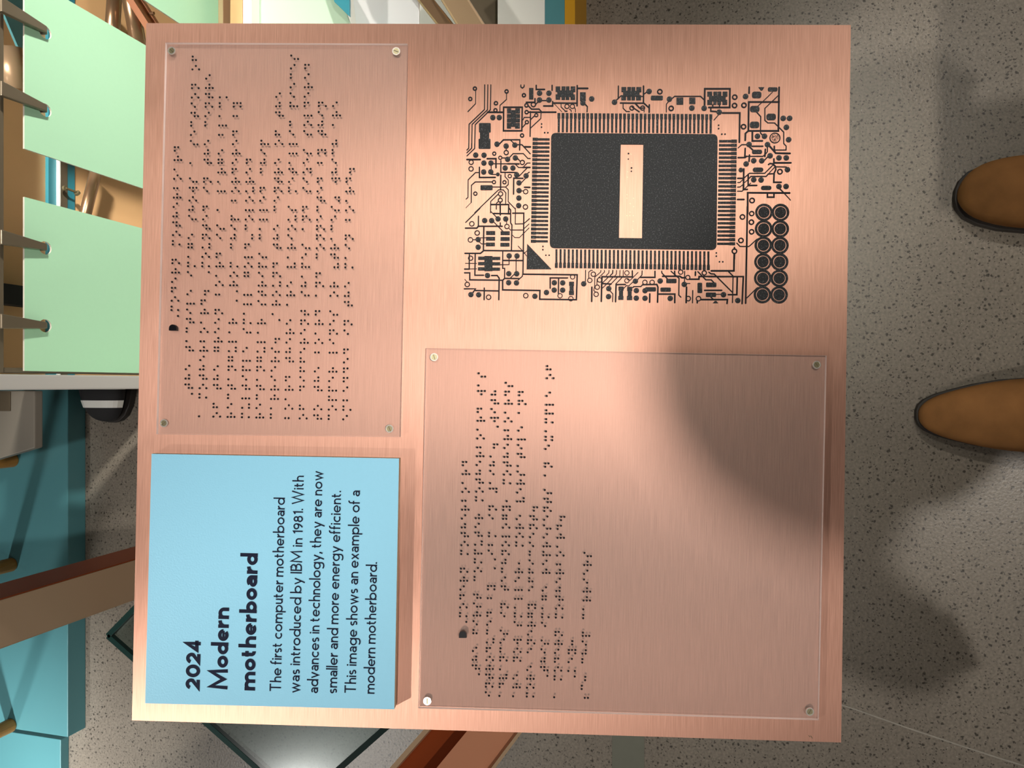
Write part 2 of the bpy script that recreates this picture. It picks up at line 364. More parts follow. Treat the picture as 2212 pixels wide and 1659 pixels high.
TR_ = {
'A': '''20:415,290 412,600 228,790;24:632,150 625,740 258,1090 250,1659;24:706,150 698,745 330,1095 322,1659;24:779,150 767,745 405,1100 392,1659;40:700,805 1062,805;20:1153,360 1150,500 996,640 992,790;c36:1083,685 1527,685 1518,1248 1080,1248;26:1495,155 1493,195 1532,228 1572,195 1575,155;36:1862,165 1862,260 2060,260;36:1625,568 1832,568 1832,480;30:1660,640 1750,730 1930,730 1985,790;36:1690,803 2331,803;30:1725,790 1722,985 1715,1380;22:1545,985 1575,928 1722,928;24:1722,985 1830,880;24:1540,1160 1610,1080;22:1975,800 1970,955 1730,1180;24:1855,610 1900,560;26:1990,525 2110,525;36:2040,655 2255,655 2255,550;32:985,1560 1080,1462 1470,1462 1465,1705;22:1250,1475 1330,1545;26:1400,1580 1520,1580 1720,1798;40:1590,1632 1725,1632''',
'B': '''34:250,165 250,280;38:850,170 845,650;42:870,235 1100,235;30:1035,610 1092,670 1085,795;36:270,585 850,590;12:300,600 480,790;20:465,600 465,680 575,785;30:560,780 605,780;20:665,730 705,760 705,795;20:790,700 808,735 808,795;30:1833,180 1830,480;26:1790,510 1900,410;34:1880,585 2441,590;22:1945,600 1945,710 2020,785 2100,790''',
'C': '''36:443,180 440,580;26:455,370 510,330;20:385,425 425,425;34:440,580 575,700;38:580,630 578,805;34:240,590 345,700;28:345,705 450,705;30:170,680 340,795;20:458,760 455,800;26:1110,490 1185,425 1805,425 1900,520;22:1040,550 990,610 988,800;40:1900,640 1905,245 2506,245 2500,690 2000,690;34:2050,700 2050,780 2180,790''',
'D': '''22:240,870 135,990;30:105,630 105,690;30:265,640 265,700;40:340,822 750,822 740,1520;38:975,205 972,350;40:1690,210 1672,1250 955,1250 965,560 1690,560;20:1530,325 1310,540 1180,660;24:1665,410 1350,710 1350,1000 1420,1060 1580,1060 1800,1280 1800,1550 1858,1615 1855,1707 1590,1707;26:1150,800 1250,910 1245,1300 1290,1350;40:955,1250 885,1310 880,1475;40:1050,1260 1050,1490 1290,1490;34:1040,1617 1300,1617''',
'K': '''22:600,330 685,252 800,252;34:880,310 960,390;36:770,340 760,545;36:600,560 770,560 800,530;26:800,530 1190,530 1230,500;36:1250,360 1240,530;26:1300,310 1300,420 1250,480;38:870,500 862,650;28:1235,615 1300,550;40:1355,290 1500,455 1840,460;34:1465,290 1465,400;40:1470,685 1860,685;34:1455,590 1455,700;36:1325,725 1360,702 1430,710 1488,770 1500,850 1460,930 1450,1150 1630,1150;26:1520,780 1750,785;26:750,1040 870,935 1235,935 1430,740;30:860,1060 905,1010 1270,1010 1320,950 1440,945;22:1350,920 1470,790;38:735,830 728,1320 820,1320;36:840,960 840,1225 1045,1225;36:590,1055 720,1055;22:590,1155 640,1155 720,1080;20:750,1160 830,1090;22:585,1265 645,1262 720,1200;22:585,1362 700,1362 720,1335;22:760,1300 900,1170;40:828,1900 828,1400 1830,1405;30:1600,1310 1690,1400;20:1690,1400 1850,1575;36:1300,1420 1300,1505 1455,1505 1455,1420;36:585,1560 740,1560''',
'M': '''38:822,400 800,1659;24:570,1275 645,1355 860,1355 1040,1190 1130,1150;34:512,1378 512,1410;40:512,1530 508,1659''',
'J': '''38:890,1385 915,0;22:920,1255 1170,1010;36:0,748 835,748 805,1395;24:590,760 575,1370;36:690,760 680,1180 475,1180;28:480,625 600,745;28:10,640 60,680 140,685 200,750 580,1130;34:-90,1075 320,1075;20:190,1170 300,1170;38:-170,1297 455,1297 445,1390;26:60,1240 120,1290;40:618,205 610,610 70,610''',
'I': '''32:175,610 178,750;20:310,650 125,835 60,820;24:410,610 405,710 300,820;22:185,880 90,970 30,965 -30,1030;36:370,765 715,765 715,620;36:420,940 760,935 787,1000 778,1360;28:190,1010 210,985 380,985 425,935;38:592,1160 588,1360;38:810,1165 1190,1165 1188,1370;28:875,620 880,660 1010,800;40:900,740 1310,740 1360,775 1440,775;28:1100,620 1290,790 1285,1190 1335,1240;36:1185,620 1190,730;22:1425,620 1420,880;22:1480,912 1550,912;36:1540,810 1765,810 1770,745 2200,745;38:1682,635 1680,720;28:1740,630 1930,825 2060,825 2130,900;38:1470,1000 1460,1370;26:1618,1080 1612,1375;36:1725,1330 1725,1375''',
'H': '''34:205,1025 205,780 620,780;32:405,790 400,1150;22:1048,595 1045,870;20:1125,780 1125,640 1175,600 1215,600;20:1415,600 1410,640 1270,760 1265,990 1245,1080 1290,1120;20:1500,600 1500,640 1325,810 1320,940;38:1200,1000 1195,1340;38:1440,750 1425,1340;20:1610,600 1605,660 1545,720;28:1700,600 1695,670 1640,720;20:1790,600 1785,690 1750,730;20:1872,600 1865,730;20:1950,600 1948,730;22:1590,765 1460,890;22:1700,765 1580,900 1450,1025;22:1810,765 1600,980;22:1920,770 1770,925;38:1440,750 2170,755;36:1450,915 1660,925;36:2000,935 1778,940 1765,1350;22:1640,1095 1700,1160 1695,1350''',
'G': '''34:160,192 530,192 610,125 1560,135;30:265,200 262,570;34:150,568 265,568;18:265,565 440,562;18:170,432 440,435;32:405,200 397,715 605,715;34:795,722 930,722 977,785 968,1300;34:150,658 275,658 275,825 1060,835 1110,790 1460,795;28:1062,140 1060,550 1108,550 1105,790;34:1080,362 1540,365;20:1212,310 1212,462 1005,465;20:1383,320 1380,620;24:1340,690 1250,775;24:1535,700 1530,740 1430,830;36:1545,690 2841,705 2821,1300 1945,1288 1950,1080 1060,1065 1060,840;16:155,815 215,880;34:145,1040 410,1040 350,1130;34:410,1080 960,1090;32:622,1020 618,1300''',
'F': '''22:520,0 175,340;22:770,0 770,70 910,210;34:1003,0 1003,160;34:845,125 1240,130;30:1210,0 1250,40 1250,350 1282,400 1270,1000;32:1300,118 1565,118 1545,1570;22:1365,0 1362,375 1560,372 1700,250;20:1155,320 1155,370;20:1210,480 1245,520 1570,520;18:1580,480 1690,375;18:1290,640 1350,700 1460,700 1570,590 1690,470;24:850,330 1065,550;30:1003,350 1003,420;34:170,475 440,475 480,430 1050,430;30:483,190 480,430;34:610,430 600,1000;18:520,705 665,705;20:345,752 420,752;20:500,800 555,850 660,850;18:1430,905 1520,1000 1590,1080 1630,1140;18:1570,1080 1640,1020''',
'E': '''24:250,0 248,115 205,160;24:320,0 318,115 205,225;24:392,0 390,120 205,300;38:205,385 525,385;38:690,365 900,365 900,580;24:840,487 1180,487;36:1180,487 1450,490;20:788,530 790,630;22:790,740 920,742;34:505,570 505,812 885,812;22:490,697 410,697 235,870 230,1290 185,1330;24:800,920 405,920 315,1000 308,1410;10:308,1410 180,1540;22:820,1042 1130,1042 1195,1110 1192,1390 1365,1570 1365,1659;22:1120,700 1118,795 1195,880 1195,980 1130,1042;34:1015,760 1010,1110;22:390,1659 960,1110 1075,1110 1135,1180 1130,1450;30:1018,415 1015,690 1400,695;22:1060,348 1120,348;24:1225,335 1310,245 1555,245 1660,360 1720,362;24:1420,360 1480,430;24:1365,500 1440,575 1560,575;36:1540,573 1715,573;22:1565,550 1645,470 1718,470;22:1640,590 1445,790;34:1545,835 1325,830 1320,1210;22:1650,720 1700,685;22:1600,840 1515,930;36:1580,1048 1710,1050;22:1500,1135 1560,1135;22:950,1215 775,1385 770,1659;22:1000,1270 1000,1300;22:950,1395 910,1430 908,1570;34:775,1460 1205,1460 1200,1659;34:1000,1400 1003,1659;22:1215,1540 1250,1590 1250,1659;20:1145,130 1145,160'''}
for t, s_ in TR_.items():
    for seg in s_.split(';'):
        wd, pts = seg.strip().split(':'); P_ = [tp(t, *q) for q in simple(pts)]; m_ = MB()
        if wd[0] == 'c':
            o_, h_ = loop_band(P_, float(wd[1:])*UT); m_.prism(o_, -.0002, zz(), holes=[h_])
        else: m_.prism(ribbon(P_, float(wd)*UT), -.0002, zz())
        m_.build('circuit_trace', M['trace'], plaque, fixn=False)
DISC = {'A': '825,932 978,932 1940,350 2165,350 1940,512 2165,512 925,1567 1142,1612 1350,1590', 'B': '1195,487 1740,565', 'C': '575,308 1060,492 1595,705 1890,710',
 'D': '258,803 888,428 1787,950 1940,950 1862,1165 1917,1460 1172,1378 1340,1378 972,1575 1410,1578', 'K': '790,712 972,635 1163,637 1362,517 1575,567 1748,567 1778,850 1575,1250 1745,1250 972,1090 1148,1095',
 'J': '362,1180 702,1320', 'I': '248,858 272,1082 270,1262 478,1085 478,1265 840,853 1415,933 1080,1268', 'H': '303,895 503,898 300,1070 502,1072 115,1127 1005,920 1603,1035 1598,1225',
 'G': '698,722 1215,252 1403,255 1207,678 1395,680 1203,893 1390,898 302,1178 487,1182 1830,1217', 'F': '630,295 798,297 950,255 1133,257 475,747 475,930',
 'E': '417,280 615,283 612,470 780,470 607,682 777,682 1178,380 1120,590 1305,590 1395,750 1620,775 1450,945 1450,1127 1447,1305 1442,1485 1363,347'}
dm = MB(); dm.prism(circ(0, 0, 65*UT, 22), -.0002, HR + .0001); disc0 = dm.build('round_pad', M['black'], plaque, fixn=False); first = True
def place(proto, name, x, y, first, sc=1):
    o = proto if first else proto.copy()
    if not first: C.objects.link(o); o.parent = plaque
    o.location = (x, y, random.random()*.00003); o.scale = (sc, sc, 1); return o
for t, s_ in DISC.items():
    for q in simple(s_): place(disc0, 'round_pad', *tp(t, *q), first); first = False
for t, x, y, r in (('E', 945, 740, 46), ('K', 665, 858, 55), ('B', 985, 585, 64)): place(disc0, 'round_pad', *tp(t, x, y), False, r/65)
RING = {'A': '397,240,54,22 287,487,54,24 900,590,54,24 1153,308,54,24 888,757,52,24 1568,400,54,22 1628,640,55,26 1793,620,66,38 1632,803,54,24 1862,875,50,25 1638,1042,52,24 1523,1360,54,24',
 'B': '605,665,62,40 735,665,62,40', 'C': '832,315,68,36 165,705,62,36 420,705,62,38 1102,712,68,36', 'D': '630,445,68,35 625,645,68,35 850,638,68,35 840,1150,68,35 1590,1420,130,106',
 'K': '1598,897,70,38 933,1585,70,38', 'M': '703,650,68,38 925,570,66,36 917,775,68,36 923,1005,66,36 668,1212,68,38 512,1468,68,38',
 'I': '45,660,62,44 45,845,62,42 475,885,64,42 648,885,64,42 1330,640,64,40 1500,768,62,38 1893,660,64,38 1510,1272,66,42 1755,1275,66,42',
 'H': '740,755,62,42 440,1205,62,42 698,1275,64,44 1235,690,64,42 1150,838,64,42 1385,828,64,42 1330,1000,64,42 1303,1170,64,42',
 'G': '295,308,64,40 215,935,66,42 725,1240,66,42 1612,1203,66,42', 'F': '323,372,66,44 452,590,66,42 290,755,66,44 1162,435,64,42',
 'E': '860,245,52,24 1145,220,64,38 1003,343,52,28 1530,455,64,38 308,450,64,40 305,608,66,40 853,925,52,26 1103,928,52,26 1230,782,52,28 408,1200,54,26 1010,1205,64,40 1003,1355,62,36 1610,1152,64,42 1603,1517,66,42'}
rc = {}
for t, s_ in RING.items():
    for x, y, ro, ri in simple(s_):
        k = (ro, ri)
        if k not in rc:
            m_ = MB(); m_.prism(circ(0, 0, ro*UT, 24), -.0002, HR + .00004, holes=[circ(0, 0, ri*UT, 24)[::-1]]); rc[k] = o = m_.build('ring_pad', M['trace'], plaque, fixn=False)
            o.location = (*tp(t, x, y), 0)
        else: place(rc[k], 'ring_pad', *tp(t, x, y), False)
# stippled copper inside the biggest ring
m_ = MB(); rr = random.Random(3)
for i in range(70):
    a = rr.random()*6.28; q = 92*math.sqrt(rr.random()); cx, cy = tp('D', 1590 + q*math.cos(a), 1420 + q*math.sin(a)); th = rr.random()*3.14; l_ = 9*UT
    m_.prism(ribbon([(cx - l_*math.cos(th), cy - l_*math.sin(th)), (cx + l_*math.cos(th), cy + l_*math.sin(th))], 7*UT, caps=False), 0, .0003)
setp(m_.build('stipple_mark', M['trace'], plaque, fixn=False), kind='stuff')
# pads: rounded rectangles given by tile, x0,y0,x1,y1,r
PADS = '''A 1690,228,1795,498,5;A 495,1065,775,1290,22;A 518,1280,738,1450,4;A 485,1440,770,1678,22;B 915,330,1055,540,8;C 615,410,905,520,30;C 1230,455,1390,625,8;C 1535,455,1680,608,8;D 1040,315,1265,470,55;D 1420,210,1650,310,38;D 995,655,1220,805,58;D 1385,840,1610,995,58;D 990,1030,1215,1185,58;K 930,375,1170,475,40;K 950,800,1200,905,50;K 1145,1235,1395,1335,50;J -55,890,190,1000,22;J -60,1130,185,1235,24;I 480,1000,740,1105,24;I 985,800,1230,905,20;I 845,1010,1095,1110,26;I 1730,895,1840,1140,22;I 50,990,175,1095,12;I 65,1080,160,1220,4;I 45,1210,172,1310,12;H 1835,985,1960,1085,12;H 1848,1070,1945,1225,4;H 1830,1210,1955,1305,12;H 655,870,775,970,12;H 668,960,765,1100,4;H 652,1085,772,1190,12;F 665,545,882,637,4;F 662,685,880,772,4;F 660,822,875,910,4;F 1010,550,1230,640,4;F 1008,690,1228,778,4;F 1005,828,1222,915,4;E 530,1000,820,1118,18'''
def trect(t, x0, y0, x1, y1, r): return [tp(t, *q) for q in rrect(x0, y0, x1, y1, r, 4)]
for it in PADS.split(';'):
    t, v = it.strip().split(' '); v = [float(q) for q in v.split(',')]
    m_ = MB(); m_.prism(trect(t, *v), -.0002, zz() + .0001); m_.build('solder_pad', M['black'], plaque, fixn=False)
for pts in (('D', '1195,210 1335,210 1290,285 1250,285'), ('J', '100,1385 235,1385 190,1330 150,1330'), ('F', '1645,850 1632,1458 2228,1458')):
    m_ = MB(); m_.prism([tp(pts[0], *q) for q in simple(pts[1])], -.0002, HR + .0002); m_.build('solder_pad', M['black'], plaque, fixn=False)
# small chips: body and legs as parts and sub-parts
ICS = [('A', (1255, 760, 1375, 1150), [(1163, 715, 1262, 832), (1163, 850, 1262, 940), (1163, 955, 1262, 1046), (1160, 1062, 1262, 1195), (1362, 715, 1475, 832), (1362, 850, 1475, 940), (1362, 955, 1472, 1046), (1355, 1062, 1470, 1195)]),
 ('B', (372, 290, 760, 440), [(335, 190, 445, 320), (475, 190, 570, 300), (580, 190, 665, 300), (690, 190, 805, 325), (335, 380, 445, 505), (475, 425, 560, 510), (575, 425, 660, 510), (690, 380, 800, 512)]),
 ('C', (-45, 300, 345, 430), [(-86, 205, 29, 325), (55, 205, 145, 310), (155, 205, 245, 310), (270, 205, 390, 330), (-90, 400, 25, 520), (50, 420, 140, 520), (155, 420, 240, 520), (265, 400, 385, 520)]),
 ('D', (15, 420, 410, 545), [(-25, 315, 90, 430), (120, 315, 215, 425), (225, 315, 310, 425), (340, 315, 455, 430), (-25, 510, 90, 630), (120, 535, 195, 630), (215, 535, 300, 630), (335, 510, 450, 630)]),
 ('G', (625, 258, 818, 618), [(475, 270, 640, 350), (473, 400, 640, 478), (470, 525, 640, 605), (810, 276, 1003, 352), (810, 404, 1001, 482), (810, 532, 998, 608)])]
for t, bd, legs in ICS:
    m_ = MB(); m_.prism([tp(t, *q) for q in rrect(*bd, 8, 2)], -.0002, HR + .0004); bo = m_.build('small_chip', M['black'], plaque, fixn=False)
    for lg in legs: m_ = MB(); m_.prism([tp(t, *q) for q in rrect(*lg, 5, 2)], -.0002, zz() + .0001); m_.build('chip_leg', M['black'], bo, fixn=False)
# big chip, with its window cut through to the copper
def quad_round(P4, r, k=6):
    out = []; n = 4
    for i in range(4):
        a, b, c = Vector(P4[i-1]), Vector(P4[i]), Vector(P4[(i+1) % 4]); d1 = (a-b).normalized(); d2 = (c-b).normalized()
        for j in range(k+1):
            u = j/k; out.append(tuple(b + d1*r*(1-u)**2 + d2*r*u**2))
    return out
chip = [L(1190.5, 288), L(1549.5, 290.7), L(1547.2, 540), L(1187.5, 536)]
win = [L(1340.6, 312.3), L(1389.5, 312.5), L(1386.7, 515), L(1336.8, 514.5)]
m_ = MB(); m_.prism(quad_round(chip, 11*PXM), -.0002, HR + .0005, holes=[win]); bigchip = m_.build('main_chip', M['black'], plaque, fixn=False)
def lw(x, y): return L(1310 + x/7.217, 300 + y/7.217)
m_ = MB()
for x, y, r in ((343, 230, 1.9), (340, 317, 1.5), (390, 455, 1.9), (388, 507, 1.6)):
    q = lw(x, y); m_.prism(circ(*q, r*PXM, 12), 0, .0004)
m_.build('braille_dot', M['trace'], bigchip, fixn=False)
m_ = MB()
for x, y in ((333, 182), (385, 232), (395, 360), (335, 507), (330, 590), (325, 862), (322, 917), (425, 920), (373, 1002), (427, 1050), (370, 1135), (322, 1190), (368, 1190), (422, 1190), (420, 1278), (418, 1412)):
    a0 = 2.2; cx, cy = lw(x, y); m_.prism(ribbon([(cx + 1.3*PXM*math.cos(a0 + k*.5), cy + 1.3*PXM*math.sin(a0 + k*.5)) for k in range(-1, 4)], .55*PXM, caps=False), 0, .0002)
setp(m_.build('partial_braille_dot', M['screw'], bigchip, fixn=False), kind='stuff')  # short arc drawn on the same side of each dot
# pins round the big chip
def pins(n, head0, head1, x0, x1, x2):
    pass
def pin_quad(P):                      # P: list of photo points
    m_ = MB(); m_.prism([L(*p) for p in P], -.0002, zz() + .0001); m_.build('chip_pin', M['black'], plaque, fixn=False)
for i in range(38):                   # top row and bottom row
    u = i/37; x = 1170 + (412 + u*3627)/K_; dy = u*28/K_; y0, y1, y2 = 170+826/K_+dy, 170+952/K_+dy, 170+1282/K_+dy
    pin_quad([(x-3.1, y0), (x+3.1, y0), (x+3.2, y1), (x+2.2, y1+.9), (x+1.9, y2), (x-2.6, y2), (x-2.4, y1+.9), (x-3.1, y1)])
    x = 1170 + (352 + u*3629)/K_; dy = u*54/K_; y0, y1, y2 = 530+92/K_+dy, 530+410/K_+dy*.95, 530+540/K_+dy
    pin_quad([(x-2, y0), (x+2.4, y0), (x+2.2, y1), (x+3.1, y1+.9), (x+3, y2), (x-3.2, y2), (x-3.1, y1+.9), (x-2.1, y1)])
for i in range(26):                   # left column and right column
    u = i/25; y = 170 + (1450 + u*2434)/K_; x = 990 + (1775 - u*43)/K_; x1_, x2_ = x + 118/K_, x + 408/K_
    pin_quad([(x, y-3.1), (x1_, y-3.1), (x1_+.6, y-2.2), (x2_, y-2), (x2_, y+2.6), (x1_+.6, y+2.4), (x1_, y+3.4), (x, y+3.2)])
    y = 290 + (168 + u*2449)/K_; x = 1540 + (570 - u*45)/K_; x1_, x2_ = x - 130/K_, x - 424/K_
    pin_quad([(x, y-3.3), (x1_, y-3.2), (x1_-.8, y-2.3), (x2_, y-2.3), (x2_, y+2.5), (x1_-.8, y+2.6), (x1_, y+3.3), (x, y+3.4)])
m_ = MB()
for t, s_ in (('A', '1990,1085 1988,1160 2063,1293 2140,1293'), ('D', '245,1115 245,1195 322,1328 398,1328'), ('F', '2022,912 2020,990 2092,1122 2170,1122'), ('J', '190,183 190,260 265,395 345,395')):
    for q in simple(s_): m_.prism(circ(*tp(t, *q), 20*UT, 10), -.0002, .0004)
setp(m_.build('corner_dots', M['trace'], plaque, fixn=False), kind='stuff')
for r_, yy in enumerate((540, 932, 1325, 1722, 2112, 2507)):
    for c_ in (0, 1):
        u = r_/5; x = (1215 - 35*u) if c_ == 0 else (1610 - 35*u)
        cx, cy = tp('M', x, yy + (3 if c_ else 0))
        m_ = MB(); m_.prism(circ(cx, cy, 205*UT, 40), -.0002, zz() + .0002, holes=[circ(cx, cy, 152*UT, 40)[::-1]]); o = m_.build('large_ring_pad', M['black'], plaque, fixn=False)
        m_ = MB(); m_.prism(circ(cx, cy, 131*UT, 36), -.0002, HR + .0003); m_.build('ring_centre', M['black'], o, fixn=False)
# ------------------------------------------------------------------ screws and acrylic sheets
def screw(parent, px, py, h, ang):
    cx, cy = L(px, py, h)
    s0 = MB(); n = 24
    s0.prism(circ(cx, cy, 8.6*PXM, n), h - .0002, h + .0005, holes=[circ(cx, cy, 6.3*PXM, n)[::-1]])
    rim = s0.build('screw', M['ring'], parent)
    s1 = MB(); s1.prism(circ(cx, cy, 6.3*PXM, n), h - .0004, h + .0003); s1.build('screw_head', M['screw'], rim)
    d = Vector((math.cos(ang), math.sin(ang)))*5.6*PXM
    s2 = MB(); s2.prism(ribbon([(cx-d.x, cy-d.y), (cx+d.x, cy+d.y)], 1.3*PXM, caps=False), h, h + .00034); s2.build('screw_slot', M['slot'], rim, fixn=False)
HA = .0032
def sheet(name, label, corners, screws):
    r = empty(name, PM); setp(r, label, 'panel')
    P4 = [L(*q, HA) for q in corners]
    m_ = MB(); m_.prism(P4, .0004, HA, mi=0, smi=1, bottom=True); m_.build('acrylic_sheet', [M['acrylic'], M['acrylic_edge']], r)
    for q in screws: screw(r, *q[:2], HA, q[2])
    return r
sheet1 = sheet('acrylic_panel', 'clear acrylic braille sheet above the blue label board, filled with thirteen lines', [(357, 92), (880, 94), (864.5, 944), (337.5, 938)], [(371, 110, .8), (856, 111, 1.2), (354.5, 914, -.9), (841.5, 926, .4)])
sheet2 = sheet('acrylic_panel', 'larger clear acrylic braille sheet at lower right, its right half left blank', [(920, 752), (1786, 768), (1769, 1556), (903.5, 1530)], [(938, 771.5, .3), (1764, 788, .6), (923, 1514, 0.02), (1749, 1537, -.5)])
BR_ = dict(a='1', b='12', c='14', d='145', e='15', f='124', g='1245', h='125', i='24', j='245', k='13', l='123', m='134', n='1345', o='135', p='1234', q='12345', r='1235', s='234', t='2345', u='136', v='1236', w='2456', x='1346', y='13456', z='1356')
BR_.update({',': '6', '.': '256', ';': '2', '-': '36', '<': '236', '>': '356', '#': '3456', ':': '25', '1': '23', '2': '14', '3': '25'})
def dome(m_, cx, cy, z0, r, hgt, n=8):
    vs = []; fs = []
    for q, zf in ((1, 0), (.86, .55), (.5, .9)):
        vs += [(cx + r*q*math.cos(2*math.pi*i/n), cy + r*q*math.sin(2*math.pi*i/n), z0 + hgt*zf) for i in range(n)]
    vs.append((cx, cy, z0 + hgt))
    for k in range(2):
        for i in range(n): fs.append((k*n+i, k*n+(i+1) % n, (k+1)*n+(i+1) % n, (k+1)*n+i))
    for i in range(n): fs.append((2*n+i, 2*n+(i+1) % n, 3*n))
    m_.add(vs, fs)
def braille(parent, text, x0, y0, drift, pitch, dx, dy):
    m_ = MB()
    for c_, ch in enumerate(text):
        for dt in BR_.get(ch, ''):
            k = int(dt) - 1; row, col = k % 3, k // 3
            px = x0 + c_*drift + row*dx + col*.15; py = y0 - c_*pitch - col*dy
            dome(m_, *L(px, py, HA), HA - .0001, 2.45*PXM, .0007)
    o = m_.build('braille_line', M['dot'], parent, smooth=True, fixn=False); setp(o, kind='stuff')
T1 = ['  ,the tactile image shows a section of', 'a motherboard. ,mounted in the centre', 'of the green board is a large black', 'rectangular ,,rom chip bordered by', 'multiple small gold-coloured', 'rectangular strips called chip', 'carriers. ,around the centre of the', 'board there are various metallic pieces', 'of different shapes and sizes soldered', 'to the board and connected by thin', 'copper lines or <traces> which are', 'embedded in the main board.']
braille(sheet1, ',modern motherboard', 369.8, 690, .43, 20.25, 7.15, 7.5)
for i, tx in enumerate(T1):
    n = i - 1; l_ = i + 2
    braille(sheet1, tx, 429.6 + n*30.85 + n*n*.033, 899.4 + n*.66, .456 - i*.0163, 20.24 + i*.026, 7.2 + i*.04, 7.5)
T2 = ['  ,the first computer motherboard was', 'introduced by ,,ibm in #aiha. ,with', 'advances in technology; motherboards', 'are now smaller; more versatile and', 'more energy efficient.', '  ,this image represents an example of', 'a modern motherboard.', '  ,key:', '123 chip carriers']
braille(sheet2, ',modern motherboard', 993.1, 1350.6, .39, 19.19, 7.0, 7.1)
for i, tx in enumerate(T2):
    n = i - 1
    braille(sheet2, tx, 1049.2 + n*29.56, 1502.7 + n*.7, .40, 19.125, 7.0, 7.15)
def dmark(parent, x0, x1, y0, y1):
    m_ = MB(); pts = []; r = (x1-x0)/2; cx = (x0+x1)/2; yc = y0 + r
    pts = [(cx + r*math.cos(a), yc - r*math.sin(a)) for a in [math.pi*i/10 for i in range(11)]] + [(x0, y1), (x1, y1)]
    m_.prism([L(*p, HA) for p in pts], HA - .0001, HA + .0026); m_.build('raised_marker', M['dot'], parent)
dmark(sheet1, 368.6, 384.4, 701.5, 714.5); dmark(sheet2, 992, 1008.6, 1361, 1375.5)
